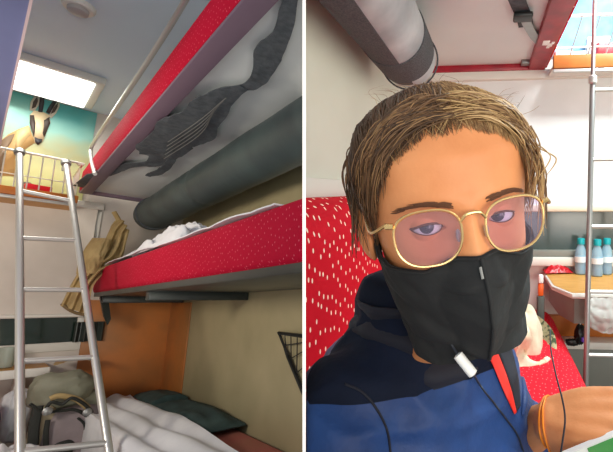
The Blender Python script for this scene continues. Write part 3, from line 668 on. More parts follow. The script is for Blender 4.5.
for k in range(16):
    u = .28 + k * .072; MB().tube([(u - .02, kv, z0 + .05), (u + .03, kv, z0 + .21)], .0034, 6).build('wire_bar', MT['metalD'], rk, R)
def rbx(nm, m, px, py, v, sx, sy, sz, rot, label, cat):
    q = R.v(px, py, v); mb = MB(); box_rot(mb, (q[0], v, z0 + .0165), sx, sy, sz, rot); tag(mb.build(nm, m, None, R), label, cat)
rbx('paper_packet', MT['white'], 563, 46, 1.79, .075, .05, .075, .1, 'white paper packet in the rack beside the red berth edge', 'packet')
rbx('paper_packet', MT['white'], 579, 46, 1.79, .055, .05, .07, -.15, 'narrow white packet in the rack left of the ladder rail', 'packet')
rbx('snack_box', MT['packred'], 606, 42, 1.79, .09, .06, .10, .1, 'red snack box in the rack right of the ladder rail', 'box')
rbx('paper_packet', MT['labelw'], 598, 30, 1.85, .10, .04, .15, .0, 'tall pale packet behind the red snack box in the rack', 'packet')
# cloth hat and towel on the bench
q = R.w(530, 356, SW)
ht = thing('sun_hat', 'cream towelling sun hat with olive patterned brim on the red bench', 'hat', (q[0], q[1], SW), R)
def crown(a, b):
    th = 2 * PI * a; ph = b * PI / 2; k = 1 + .18 * nz((math.cos(th) * 1.6, math.sin(th) * 1.6, ph * 1.4)); r = .085 * math.cos(ph) ** .6 * k
    return (q[0] - .03 + r * math.cos(th), q[1] + .02 + r * math.sin(th) * 1.2, SW + .02 + .15 * math.sin(ph) * k)
MB().grid(crown, 48, 20).build('crown', MT['cream'], ht, R)
def brim(a, b):
    th = 2 * PI * a; r = lerp(.075, .125, b); 
    return (q[0] - .02 + r * math.cos(th) * .95, q[1] + .04 + r * math.sin(th) * 1.25, SW + .022 + .075 * b * max(0, math.sin(th + .3)) + .012 * nz((a * 8, b * 2, 2)))
MB().grid(brim, 60, 8, .004).build('brim', MT['camo'], ht, R)
def twl(a, b):
    A = spline([R.w(516, 322, SW + .16), R.w(522, 340, SW + .12), R.w(524, 356, SW + .05), R.w(534, 366, SW + .02), R.w(545, 362, SW + .015)], 30); k = min(int(a * 29.99), 29)
    return (A[k].x + .045 * (b - .5) + .012 * math.sin(a * 9), A[k].y - .02 + .05 * (b - .5), A[k].z + .02 * math.sin(PI * b) + .012 * nz((a * 7, b * 4, 8)))
tag(MB().grid(twl, 40, 20, .008).build('towel', MT['cream'], None, R), 'twisted cream towel trailing from the sun hat on the bench', 'towel')
# ================================================================== THE TRAVELLER
V3 = Vector
sW, fW = V3((.68, .73, 0)).normalized(), V3((.73, -.68, 0)).normalized()     # across the shoulders / where the chest faces
Eye = V3(R.v(470, 225, .30)); toc = (-Eye).normalized()
up0 = V3((0, 0, 1)); rt0 = toc.cross(up0).normalized() * -1           # picture-right
rt0 = V3((1, 0, 0)) - toc * toc.x; rt0.normalize(); upv = rt0.cross(-toc).normalized()
if upv.z < 0: upv = -upv
yaw, pit, rol = math.radians(16), math.radians(-11), math.radians(10)
fh = (toc * math.cos(yaw) + rt0 * math.sin(yaw)); fh = (fh * math.cos(pit) + upv * math.sin(pit)).normalized()
ru = (upv * math.cos(rol) - rt0 * math.sin(rol)); hz_ = (ru - fh * ru.dot(fh)).normalized(); hx = hz_.cross(fh) * -1
if hx.dot(rt0) < 0: hx = -hx
HS = .95                                                                # head scale
Cc = Eye - fh * .086 * HS
def H(x, y, z): return Cc + (hx * x + fh * y + hz_ * z) * HS
ZS = [-.30, -.24, -.19, -.150, -.127, -.116, -.110, -.100, -.086, -.06, -.03, 0, .03, .056, .079, .092, .100, .1055, .108]
AA = [.150, .110, .062, .054, .053, .053, .0535, .055, .0585, .0655, .070, .0725, .0755, .0755, .066, .050, .034, .016, .001]
FF = [.060, .055, .048, .046, .048, .060, .074, .0815, .085, .0865, .0875, .088, .0915, .089, .072, .053, .033, .012, .001]
BB = [.070, .062, .062, .063, .065, .066, .067, .068, .071, .080, .091, .099, .104, .102, .090, .070, .048, .022, .001]
NB = (-.075, .475)                                                      # neck base (u, v)
def ring(z):
    """half width, front and back depth of head and neck at head height z, smooth in z"""
    k = .004
    f = lambda T: (interp(z - k, ZS, T) + interp(z, ZS, T) * 2 + interp(z + k, ZS, T)) / 4
    return f(AA), f(FF), f(BB)
EX, EZ, EY, ER = .0315, 0.0, .0645, .0122
def gs(d, s): return math.exp(-(d / s) ** 2 / 2)
def face_pt(ph, z, off=0):
    a, f, b = ring(z); a += off; f += off; b += off; n = 2.25
    c, s = math.cos(ph), math.sin(ph); e = 2 / n
    x = a * math.copysign(abs(s) ** e, s); y = (f if c > 0 else b) * math.copysign(abs(c) ** e, c)
    if c > 0 and -.12 < z < .06:
        w = min(1, c * 1.6); ax = abs(x); d = 0
        d += .0045 * gs(ax - .026, .018) * gs(z - .021, .008)                       # brow
        d -= .0115 * gs(ax - EX, .0165) * gs(z - EZ, .012)                          # socket
        nb = interp(z, [-.062, -.053, -.047, -.042, -.02, .004, .016, .028], [0, .008, .021, .024, .015, .007, .004, 0])
        d += nb * gs(x, interp(z, [-.05, -.042, -.01, .01], [.0125, .0115, .0085, .010]))
        d += .008 * gs(ax - .013, .006) * gs(z + .046, .006)                        # nostril wings
        d += .005 * gs(ax - .043, .016) * gs(z + .030, .016)                        # cheekbone
        d += .004 * gs(x, .020) * (gs(z + .070, .004) + gs(z + .080, .005))         # lips
        d += .006 * gs(x, .016) * gs(z + .098, .010)                                # chin
        y += d * w
        if off == 0:
            dx, dz = ax - EX, z - EZ; rr = dx * dx + dz * dz; ro_ = ER + .0014
            if rr < ro_ * ro_ and c > .3:
                yl = EY + math.sqrt(ro_ * ro_ - rr); k = .0012; m_ = max(y, yl)
                y = m_ + k * math.exp(-abs(y - yl) / k) * .3
                al = 1 - (dx / .0142) ** 2
                if al > 0 and -.0042 * al < dz < .0043 * al: y = EY + math.sqrt(max(ER * ER - rr, 0)) - .0035
    return x, y, z
def head_to_local(x, y, z):
    p = H(x, y, z)
    if z < -.125:                                                                   # blend from head axis to the trunk axis
        t = min(1, (-.125 - z) / .09); t = t * t * (3 - 2 * t)
        q = V3((NB[0], NB[1], -.135)) + sW * x + fW * y * .9 + V3((0, 0, z + .135)) ; p = p.lerp(q, t)
    return p
zrows = sorted(set([round(v, 5) for v in list(np.linspace(-.30, -.13, 24)) + list(np.linspace(-.13, -.06, 30)) + list(np.linspace(-.06, -.016, 30)) + list(np.linspace(-.016, .016, 54)) + list(np.linspace(.016, .1075, 52))]))
NC = 380
cols = []
for i in range(NC):
    t = -1 + 2 * i / NC; cols.append(PI * math.copysign(abs(t) ** 1.55, t))
hb = MB(); vs = [head_to_local(*face_pt(ph, z)) for z in zrows for ph in cols]; nr = len(zrows)
fs = [[r * NC + c, r * NC + (c + 1) % NC, (r + 1) * NC + (c + 1) % NC, (r + 1) * NC + c] for r in range(nr - 1) for c in range(NC)]
top = len(vs); vs += [H(0, -.004, .1083), head_to_local(0, 0, -.31)]
fs += [[(nr - 1) * NC + c, (nr - 1) * NC + (c + 1) % NC, top] for c in range(NC)] + [[(c + 1) % NC, c, top + 1] for c in range(NC)]
hb.add(vs, fs)
# ears
def ear(sx):
    m = MB()
    def fn(a, b):
        th = 2 * PI * a; r = lerp(.001, 1, b); rim = .006 * gs(b - .85, .12)
        return H(sx * (.069 + .010 * b * max(0, -math.cos(th)) + rim + .004), -.008 - .010 * 0 + .017 * r * math.cos(th) - .004, -.012 + .031 * r * math.sin(th) * (1.05 if math.sin(th) > 0 else .9))
    return m.grid(fn, 40, 12, .004)
for sx in (-1, 1):
    e_ = ear(sx); hb.add(e_.v, e_.f)
# limbs as tapered chains joined by a voxel remesh
def remesh(name, mb, vox, it=8):
    me = bpy.data.meshes.new(name); me.from_pydata(mb.v, [], mb.f); o = bpy.data.objects.new(name, me); COL.objects.link(o)
    r = o.modifiers.new('r', 'REMESH'); r.mode = 'VOXEL'; r.voxel_size = vox
    s = o.modifiers.new('s', 'SMOOTH'); s.factor = .5; s.iterations = it
    dg = bpy.context.evaluated_depsgraph_get(); ev = o.evaluated_get(dg); m2 = bpy.data.meshes.new_from_object(ev, depsgraph=dg)
    out = MB(); out.add([tuple(v.co) for v in m2.vertices], [list(p.vertices) for p in m2.polygons])
    bpy.data.objects.remove(o); bpy.data.meshes.remove(me); bpy.data.meshes.remove(m2); return out
def chain(mb, pts, rs, n=14, seg=16, fl=None):
    P = spline(pts, n * (len(pts) - 1) + 1); r = np.interp(np.linspace(0, len(pts) - 1, len(P)), range(len(pts)), rs); mb.tube(P, list(r), seg, flat=fl)
    for p, q in ((P[0], r[0]), (P[-1], r[-1])): ball(mb, p, q)
def ball(mb, p, r, sc=(1, 1, 1), ax=None):
    p = V3(p); n, m = 14, 10; vs = []; fs = []
    for i in range(m + 1):
        for j in range(n):
            th = PI * i / m; ph = 2 * PI * j / n; d = V3((math.sin(th) * math.cos(ph) * sc[0], math.sin(th) * math.sin(ph) * sc[1], math.cos(th) * sc[2])) * max(r, 1e-4)
            if i in (0, m): d += V3((math.cos(ph), math.sin(ph), 0)) * 1e-5
            vs.append(p + (d if ax is None else ax[0] * d.x + ax[1] * d.y + ax[2] * d.z))
    fs = [[i * n + j, i * n + (j + 1) % n, (i + 1) * n + (j + 1) % n, (i + 1) * n + j] for i in range(m) for j in range(n)]
    mb.add(vs, fs + [list(range(n)), [m * n + j for j in range(n)][::-1]])
# left arm (picture right): elbow behind the body, forearm and hand held out to the right
lw = V3(R.v(551, 420, .47)); lel = V3(R.v(498, 447, .645)); lsh = V3((-.02, .60, -.22))
hd = (V3(R.v(613, 419, .44)) - lw).normalized()                        # hand direction
hn = (V3((0, 0, 1)) - hd * hd.z); hn = (hn * .55 - V3((-.1, -1, .2)) * -.55); hn = (hn - hd * hn.dot(hd)).normalized()   # palm width direction
hn = V3((0, .92, .34)); hn = (hn - hd * hn.dot(hd)).normalized(); hp = hd.cross(hn).normalized()
if hp.z < 0: hp = -hp                                                   # back of the hand faces the eye
arm = MB()
chain(arm, [lsh, (lsh + lel) / 2 + V3((.02, 0, -.02)), lel], [.036, .040, .038])
chain(arm, [lel, lel.lerp(lw, .35), lel.lerp(lw, .75), lw], [.038, .037, .028, .0215])
def hl(a, b, c): return lw + hd * a + hn * b + hp * c
# palm: side-by-side metacarpal tubes fan out from the wrist
fan = [(-.030, .094), (-.010, .098), (.011, .095), (.030, .086)]
for b, ln in fan: chain(arm, [hl(0, b * .35, 0), hl(.04, b * .8, .003), hl(ln * .92, b, .001)], [.0190, .0155, .0110])
ball(arm, hl(.045, .016, -.006), .020, (1.3, 1, .9), (hd, hn, hp)); ball(arm, hl(.04, -.020, -.006), .020, (1.4, 1, .9), (hd, hn, hp))
flen = [.062, .074, .080, .072][::-1]
for (b, ln), fl_ in zip(fan, (.075, .082, .076, .060)):
    p0 = hl(ln * .9, b, .001); p1 = hl(ln + fl_ * .38, b * 1.08, -.008); p2 = hl(ln + fl_ * .66, b * 1.05, -.026); p3 = hl(ln + fl_ * .80, b * 1.02, -.046)
    chain(arm, [p0, p1, p2, p3], [.0105, .0098, .0088, .0075], 8, 12)
tb0, tb1, tb2, tb3 = hl(.012, -.020, -.006), hl(.046, -.046, -.012), hl(.078, -.058, -.018), hl(.103, -.060, -.026)
chain(arm, [tb0, tb1, tb2, tb3], [.020, .0155, .0115, .0085], 8, 12)
# right arm (picture left): raised towards the camera, hand below the picture
rsh, rel, rw = V3((-.150, .375, -.258)), V3((-.105, .30, -.45)), V3((-.02, .14, -.27))
chain(arm, [rsh, (rsh + rel) / 2 + V3((-.015, -.02, 0)), rel], [.05, .045, .039])
chain(arm, [rel, rel.lerp(rw, .35), rw], [.039, .039, .028])
rd = (V3((.0, .08, -.17)) - rw).normalized(); rn = V3((1, 0, 0)); rn = (rn - rd * rn.dot(rd)).normalized(); rp = rd.cross(rn)
def hr(a, b, c): return rw + rd * a + rn * b + rp * c
for b, ln in fan: chain(arm, [hr(0, b * .35, 0), hr(.04, b * .8, 0), hr(ln * .85, b, 0)], [.022, .017, .012])
for (b, ln), fl_ in zip(fan, (.070, .078, .072, .056)):
    chain(arm, [hr(ln * .85, b, 0), hr(ln * .85 + fl_ * .3, b * 1.05, .012), hr(ln * .85 + fl_ * .42, b, .034), hr(ln * .85 + fl_ * .28, b, .050)], [.0102, .0095, .0086, .0075], 8, 12)
chain(arm, [hr(.012, .02, .004), hr(.04, .042, .014), hr(.062, .048, .030), hr(.075, .040, .044)], [.018, .014, .011, .0085], 8, 12)
# trunk under the jacket
chain(arm, [V3((-.085, .49, -.26)), V3((-.09, .49, -.45))], [.085, .09]); chain(arm, [lsh, V3((-.06, .48, -.25)), rsh], [.036, .07, .045])
chain(arm, [V3((NB[0], NB[1], -.27)), V3((NB[0], NB[1], -.20))], [.07, .05])
limb = remesh('limb', arm, .0032, 10)
pe = thing('person', 'person in black face mask, gold glasses and blue jacket on the red bench', 'person', (-.05, .5, FR), R)
# one continuous body: head and limbs united
def tmp(mb):
    me = bpy.data.meshes.new('t'); me.from_pydata(mb.v, [], mb.f); bm = bmesh.new(); bm.from_mesh(me); bmesh.ops.remove_doubles(bm, verts=bm.verts, dist=1e-7); bmesh.ops.recalc_face_normals(bm, faces=bm.faces); bm.to_mesh(me); bm.free()
    o = bpy.data.objects.new('t', me); COL.objects.link(o); return o
oa, ob = tmp(hb), tmp(limb)
bo = oa.modifiers.new('b', 'BOOLEAN'); bo.operation = 'UNION'; bo.object = ob; bo.solver = 'EXACT'; bo.use_self = True
dg = bpy.context.evaluated_depsgraph_get(); m2 = bpy.data.meshes.new_from_object(oa.evaluated_get(dg), depsgraph=dg)
bmb = MB(); bmb.add([tuple(v.co) for v in m2.vertices], [list(p.vertices) for p in m2.polygons])
for o in (oa, ob): bpy.data.objects.remove(o)
body = bmb.build('body', MT['skin'], pe, R, clip=False, clamp=True, sharp=0)
HB = BVHTree.FromPolygons([V3(p) for p in hb.v], hb.f)
def bvh(mb): return BVHTree.FromPolygons([V3(p) for p in mb.v], mb.f)
def on_surf(tree, px, py, off=.001):
    d = V3(R.ray(px, py)).normalized(); h = tree.ray_cast(V3((0, 0, 0)), d)
    return (h[0] - d * off) if h[0] is not None else None
# eyes
for sx in (-1, 1):
    c = H(sx * EX, EY, EZ); g = (V3((-.01, 0, .0)) - c).normalized(); e1 = g.orthogonal().normalized(); e2 = g.cross(e1)
    m = MB(); prof = [0, 3, 6, 9.5, 10, 16, 22, 27, 28, 34, 42, 55, 70, 90, 120, 150, 179]; n = 32; vs = []
    for an in prof:
        k = math.radians(an); rr = ER * (1 + (.05 * max(0, 1 - (an / 30) ** 2)))
        for j in range(n): vs.append(c + g * rr * math.cos(k) + (e1 * math.cos(2 * PI * j / n) + e2 * math.sin(2 * PI * j / n)) * max(rr * math.sin(k), 1e-5))
    k0 = len(m.v); m.v += [tuple(v) for v in vs]
    for i in range(len(prof) - 1):
        for j in range(n):
            m.f.append([i * n + j, i * n + (j + 1) % n, (i + 1) * n + (j + 1) % n, (i + 1) * n + j]); m.mi.append(2 if prof[i] < 9.9 else 1 if prof[i] < 28 else 0)
    ey = m.build('eye', [MT['eyew'], MT['iris'], MT['pupil']], pe, R, clip=False, sharp=0)
    # lashes along the upper and lower lid
    m = MB()
    for up_, amp, rad in ((1, .0047, .0009), (-1, .0044, .0004)):
        pts = []
        for k in range(21):
            dx = -.0142 + .0284 * k / 20; dz = up_ * amp * (1 - (dx / .0146) ** 2); yl = EY + math.sqrt(max((ER + .0016) ** 2 - dx * dx - dz * dz, 1e-8)) + .0004; pts.append(H(sx * (EX + dx), yl, EZ + dz))
        m.tube(pts, rad, 6)
    m.build('eyelashes', MT['brow'], pe, R, clip=False)
    m = MB()
    for k in range(75):
        t = random.random(); xx = lerp(.013, .050, t); zz = .0185 + .006 * math.sin(PI * t * .8) + random.uniform(-.0026, .0026) * (1 - .6 * t) - .004 * t
        ph = math.asin(min(1, xx / ring(zz)[0])) ; 
        def onface(x_, z_):
            d = H(x_ * sx, .16, z_); h = HB.ray_cast(d, -fh); return h[0] + fh * .0006 if h[0] is not None else d
        a0 = onface(xx, zz); a1 = onface(xx + .006, zz + .0022 * (1 - 2 * t)) ; a2 = onface(xx + .010, zz + .002 * (1 - 2.4 * t))
        m.tube([a0, a1 + fh * .001, a2 + fh * .0006], [.00045, .0004, .00015], 4)
    m.build('eyebrow', MT['brow'], pe, R, clip=False)
# mask
def mk(ph, t, off=0):
    """ph: angle around the head, t: 0 top edge .. 1 bottom edge"""
    x0 = abs(math.sin(ph)); zt = interp(abs(ph), [0, .18, .45, .9, 1.35, 1.7], [-.020, -.021, -.031, -.030, -.022, -.018]); zb = interp(abs(ph), [0, .5, 1.0, 1.35, 1.7], [-.118, -.125, -.125, -.100, -.058])
    z = lerp(zt, zb, t); zc = max(z, -.104)
    x, y, _ = face_pt(ph, zc); r0 = math.hypot(x, y)
    yf = interp(z, [-.135, -.125, -.112, -.095, -.075, -.05, -.038, -.026, -.018], [.066, .082, .098, .109, .1185, .1185, .114, .108, .103])
    am = ring(zc)[0] + .0035; tent = 1 / ((abs(math.cos(ph)) / yf) ** 1.32 + (abs(math.sin(ph)) / am) ** 1.32) ** (1 / 1.32) if abs(ph) < PI / 2 else 0
    r = max(r0 + .003, tent) + off + .0012 * gs(ph, .035)
    wr = .0024 * nz((ph * 3.2, t * 7 + abs(ph) * 3, 1)) + .0016 * math.sin(t * 17 + abs(ph) * 5 + 2 * nz((ph * 2, t * 2, 3))) * min(1, abs(ph) * 2.2) * min(1, 3 * t)
    r += wr * (1 if abs(ph) > .03 else .4)
    return H(r * math.sin(ph), r * math.cos(ph), z)
msk = MB().grid(lambda a, b: mk(-1.62 + 3.24 * a, b), 150, 80, -.0018)
mo = msk.build('face_mask', MT['maskm'], pe, R, clip=False, clamp=True, sharp=60)
m = MB(); m.tube([mk(.0, t, .0012) for t in np.linspace(.02, .98, 40)], .0013, 6); m.build('centre_seam', MT['maskm'], mo, R, clip=False)
m = MB(); m.tube([mk(p, .018, .0012) for p in np.linspace(-1.6, 1.6, 80)], .0012, 6); m.build('top_hem', MT['maskm'], mo, R, clip=False)
m = MB(); m.tube([mk(-.02, t, .002) for t in (.075, .12, .16)], .0011, 6); m.build('fibre', mat('lint_grey', (150, 150, 146), .9), mo, R, clip=False)
for sx in (-1, 1):
    m = MB(); m.tube(spline([mk(sx * 1.6, .05, .001), H(sx * .079, -.012, .012), H(sx * .078, -.026, -.01), H(sx * .074, -.015, -.04), mk(sx * 1.6, .9, .001)], 30), .0018, 6)
    m.build('ear_loop', MT['maskm'], mo, R, clip=False, clamp=True)
# glasses
gl = []
GY = .0975
def gp(sx, x, z):                                                       # frame plane, wrapped slightly round the face
    return H(sx * x, GY - 2.6 * max(0, x - .012) ** 2 - .05 * max(0, -z), z + .0005)
def rim(sx, k):
    pts = []
    for i in range(64):
        th = 2 * PI * i / 64; c, s = math.cos(th), math.sin(th); e = 2 / 2.5
        x = .0355 + .0258 * k * math.copysign(abs(c) ** e, c) * (1 + .05 * s); z = -.002 + (.0205 if s > 0 else .0235) * k * math.copysign(abs(s) ** e, s)
        pts.append(gp(sx, x, z))
    return pts
fr = None
for sx in (-1, 1):
    m = MB().tube(rim(sx, 1), .0011, 8, closed=True)
    if fr is None:
        m.tube(spline([gp(-1, .0105, .006), gp(-1, .005, .0115) + fh * .002, gp(1, .005, .0115) + fh * .002, gp(1, .0105, .006)], 20), .0013, 8)
        fr = m.build('glasses', MT['gold'], pe, R, clip=False)
    else: m.build('rim', MT['gold'], fr, R, clip=False)
    pts = rim(sx, .985); c = sum(pts, V3()) / 64 + fh * .0015
    ln = MB(); vs = [c.lerp(p, k) + fh * .002 * (1 - k * k) for k in (.33, .66, 1) for p in pts]; vs.append(c + fh * .002); n = 64
    fs = [[i * n + j, i * n + (j + 1) % n, (i + 1) * n + (j + 1) % n, (i + 1) * n + j] for i in range(2) for j in range(n)] + [[j, (j + 1) % n, 3 * n] for j in range(n)]
    lo_ = ln.add(vs, fs).build('lens', MT['lens'], fr, R, clip=False, sharp=0)
    MB().tube(spline([gp(sx, .0612, .010), gp(sx, .066, .011), H(sx * .0765, .072, .004), H(sx * .0795, .04, .004), H(sx * .080, -.012, .006), H(sx * .078, -.03, -.014)], 40), .0013, 8).build('temple', MT['gold'], fr, R, clip=False, clamp=True)
    MB().box((-.004, -.0015, -.002), (.004, .0015, .002)).v
    MB().tube([gp(sx, .0605, .010), gp(sx, .0665, .0105)], .0022, 8).build('hinge', MT['gold'], fr, R, clip=False)
    pd = MB(); ball(pd, gp(sx, .0115, -.006) - fh * .006, .0035, (.6, 1, 1.5), (hx, fh, hz_)); pd.build('nose_pad', MT['glass'], fr, R, clip=False)
# hair: a cap following the skull, then strands combed back, then loose wisps
def hl_z(ph): return interp(abs(ph), [0, .25, .5, .72, .92, 1.12, 1.3, 1.5, 1.75, 2.1, PI], [.0815, .080, .073, .060, .044, .026, .008, -.012, -.035, -.07, -.085])
capm = MB()
def capf(a, b):
    ph = -PI + 2 * PI * a; zl = hl_z(ph); z = lerp(zl + .006, .1078, b ** .8); k = min(1, b * 5)
    x, y, _ = face_pt(ph, z, .0004 + .005 * k + .0018 * nz((ph * 9, b * 1.5, 0)) * k); zz = z + .006 * max(0, (z - .06) / .06) * k
    return H(x, y, zz)
capm.grid(capf, 180, 50)
CB = bvh(capm); HC0 = H(0, -.005, .0)
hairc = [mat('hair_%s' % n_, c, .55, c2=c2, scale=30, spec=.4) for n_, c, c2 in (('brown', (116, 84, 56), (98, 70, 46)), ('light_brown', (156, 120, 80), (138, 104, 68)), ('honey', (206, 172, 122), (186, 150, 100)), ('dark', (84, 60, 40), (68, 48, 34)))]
hair = capm.build('hair', hairc[0], pe, R, clip=False, clamp=True, sharp=0)
def surf(dirv, off):
    d = dirv.normalized(); h = CB.ray_cast(HC0, d); h = h if h[0] is not None else HB.ray_cast(HC0, d); r = (h[0] - HC0).length if h[0] is not None else .09; return HC0 + d * (r + off)
def cdir(ph, z): x, y, _ = face_pt(ph, z, .004); return H(x, y, z) - HC0
strands = MB(); pony = H(0, -.108, .055) - HC0
for k in range(3300):
    ph = random.uniform(-2.3, 2.3) if random.random() < .35 else random.gauss(0, .75); ph = max(-2.4, min(2.4, ph)); z = hl_z(ph) + random.random() ** 1.7 * .030 - .006 + .004 * nz((ph * 5, 0, 0))
    if z > .1: continue
    a = (cdir(ph, z) + hz_ * 0).normalized(); part = .12; tgt = (pony.normalized() + hx * random.gauss(0, .16) + hz_ * random.gauss(0, .14)).normalized()
    lift = hz_ * (.55 + random.uniform(-.12, .12)) * max(0, math.cos(ph)); n = 15; pts = []; off0 = random.uniform(.0006, .0035); sd = random.random() * 50; wig = random.uniform(.005, .03)
    for i in range(n):
        t = i / (n - 1) * .9; d = a * (1 - t) + tgt * t + lift * math.sin(PI * t) * .55 + hx * wig * nz((t * 3, sd, 0)) + hz_ * wig * nz((sd, t * 3, 1))
        pts.append(surf(d, off0 * (.25 + min(1, t * 4)) + .004 * math.sin(PI * t) * random.uniform(.6, 1)))
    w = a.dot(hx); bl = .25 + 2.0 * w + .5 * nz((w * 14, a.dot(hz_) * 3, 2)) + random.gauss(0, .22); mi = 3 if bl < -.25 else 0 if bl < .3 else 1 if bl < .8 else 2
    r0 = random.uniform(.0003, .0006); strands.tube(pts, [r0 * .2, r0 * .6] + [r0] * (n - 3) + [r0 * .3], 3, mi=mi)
for k in range(520):                                                    # longer locks swept from the crown down to the temples
    sx = 1 if k % 2 else -1; p0, z0_ = random.gauss(.05 * sx, .16), random.uniform(.083, .100); p1 = sx * random.uniform(.85, 1.5); z1_ = hl_z(p1) + random.uniform(-.02, .03)
    a, b_ = cdir(p0, z0_).normalized(), cdir(p1, z1_).normalized(); m_ = cdir(sx * random.uniform(.55, .75), hl_z(.65) + random.uniform(.004, .026)).normalized(); o_ = random.uniform(.003, .0075); pts = []
    for i in range(16):
        t = i / 15; d = a * (1 - t) ** 2 + m_ * 2 * t * (1 - t) * 1.1 + b_ * t * t; pts.append(surf(d, o_ * min(1, .3 + 3 * t) + .002 * math.sin(9 * t + k)))
    r0 = random.uniform(.0003, .0006); w_ = random.random()
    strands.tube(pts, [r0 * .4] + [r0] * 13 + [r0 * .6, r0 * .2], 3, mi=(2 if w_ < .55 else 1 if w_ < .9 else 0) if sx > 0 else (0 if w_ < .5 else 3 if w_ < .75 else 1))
for k in range(130):                                                    # fine short hairs along the hairline
    ph = random.gauss(0, .6); z = hl_z(ph) - random.uniform(.0, .010); a = cdir(ph, z).normalized(); dr = (hz_ * .8 - fh * .3 + hx * random.gauss(-.1, .5)); ln_ = random.uniform(.012, .03)
    strands.tube([surf(a + dr * (ln_ / .1) * t, .0006 + .004 * t * t) for t in (0, .25, .5, .75, 1)], [.00012, .0002, .0002, .00018, .0001], 3, mi=random.choice((0, 1, 1, 2)))
strands.build('hair_strands', hairc, hair, R, clip=False, clamp=True, sharp=0)['kind'] = 'stuff'
wisp = MB()
def wis(px0, py0, px1, py1, bend, v0, v1, r0, mi, mid=0):
    a, b = V3(R.v(px0, py0, v0)), V3(R.v(px1, py1, v1)); m_ = (a + b) / 2 + V3((bend, -.003, mid)); P = spline([a, a.lerp(m_, .55) + V3((bend * .3, 0, 0)), m_, b], 14)
    wisp.tube(P, [r0] * 10 + [r0 * .8, r0 * .6, r0 * .4, r0 * .2], 4, mi=mi)
for k in range(46):                                                     # loose hair beside the right temple
    t = random.random(); wis(505 + 22 * t + random.gauss(0, 5), 118 + 28 * t + random.gauss(0, 5), 534 + random.uniform(-8, 13), 196 + random.uniform(-18, 40), .010 + random.gauss(0, .003), .335, .315 + random.uniform(-.01, .03), random.uniform(.0005, .0009), random.choice((1, 2, 2, 0)))
for k in range(220):                                                    # darker hair falling at the left side
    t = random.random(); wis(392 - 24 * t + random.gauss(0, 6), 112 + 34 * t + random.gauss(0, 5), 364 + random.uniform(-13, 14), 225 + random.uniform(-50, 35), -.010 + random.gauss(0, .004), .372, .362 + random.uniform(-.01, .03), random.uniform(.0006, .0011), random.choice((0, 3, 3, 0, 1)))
for k in range(60):                                                     # flyaways on the crown
    px = random.uniform(378, 520); s_ = (px - 440) / 80; py = 88 + 22 * s_ * s_
    wis(px, py + 8, px + random.gauss(s_ * 14, 16), py - abs(random.gauss(3, 7)), random.gauss(0, .006), .385, .40 + random.uniform(-.02, .03), random.uniform(.00012, .00022), random.choice((1, 2, 1, 0)), .004)
wisp.build('loose_strands', hairc, hair, R, clip=False, clamp=True, sharp=0)['kind'] = 'stuff'
# jacket
jm = MB()
JR = [(-.60, .155, .13, 0), (-.50, .165, .135, 0), (-.40, .170, .125, 0), (-.30, .163, .112, 0), (-.235, .144, .100, 0), (-.20, .122, .09, 0), (-.175, .105, .082, .005), (-.150, .085, .078, .01), (-.12, .076, .076, .012), (-.10, .074, .075, .012)]
tc_ = V3((-.085, .485, 0)); vs = []; NJ = 48
for w_, hs, hf, sh_ in JR:
    for j in range(NJ):
        an = 2 * PI * j / NJ; c, s = math.cos(an), math.sin(an); e = 2 / 2.4
        vs.append(tc_ + fW * sh_ + sW * hs * math.copysign(abs(c) ** e, c) + fW * hf * math.copysign(abs(s) ** e, s) + V3((0, 0, w_)))
nj = len(JR)
jm.add(vs, [[i * NJ + j, i * NJ + (j + 1) % NJ, (i + 1) * NJ + (j + 1) % NJ, (i + 1) * NJ + j] for i in range(nj - 1) for j in range(NJ)] + [list(range(NJ))[::-1], [(nj - 1) * NJ + j for j in range(NJ)]])
chain(jm, [V3((-.09, .44, -.20)), rsh + V3((-.005, -.005, .012)), (rsh + rel) / 2 + V3((-.02, -.025, 0)), rel], [.055, .062, .062, .057])
chain(jm, [rel, rel.lerp(rw, .4), rel.lerp(rw, .82)], [.058, .054, .044])
chain(jm, [V3((-.03, .53, -.2)), lsh + V3((0, 0, -.005)), (lsh + lel) / 2 + V3((.015, 0, -.02)), lel], [.047, .047, .048, .048])
chain(jm, [lel, lel.lerp(lw, .4), lel.lerp(lw, .58)], [.050, .048, .044])
jr = remesh('jacket', jm, .0055, 14)
jt = bvh(jr)
nv = []
jme = bpy.data.meshes.new('j'); jme.from_pydata(jr.v, [], jr.f); jme.update()
for v in jme.vertices:
    p = v.co; q = V3((p.dot(sW), p.dot(fW), p.z))
    f_ = .008 * nz((q.x * 9, q.y * 9, q.z * 14 + q.x * 10)) + .007 * (1 - abs(nz((q.x * 14 + q.z * 12, q.y * 12, q.z * 22), 1, 3))) ** 3 - .002
    nv.append(tuple(p + v.normal * f_))
jr.v = nv; bpy.data.meshes.remove(jme)
jk = jr.build('jacket', [MT['jacket'], MT['jacket_shade']], pe, R, clip=False, clamp=True, sharp=0)
JT = bvh(jr)
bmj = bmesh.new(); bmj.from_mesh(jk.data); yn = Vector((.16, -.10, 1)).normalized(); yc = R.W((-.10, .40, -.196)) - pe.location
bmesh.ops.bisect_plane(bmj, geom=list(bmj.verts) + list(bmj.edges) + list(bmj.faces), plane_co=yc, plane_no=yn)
for f_ in bmj.faces: f_.material_index = 1 if (f_.calc_center_median() - yc).dot(yn) > 0 and (f_.calc_center_median() + pe.location).x < .025 else 0; f_.smooth = True  # faces above the cut carry the painted shade on shoulders and collar
bmj.to_mesh(jk.data); bmj.free()
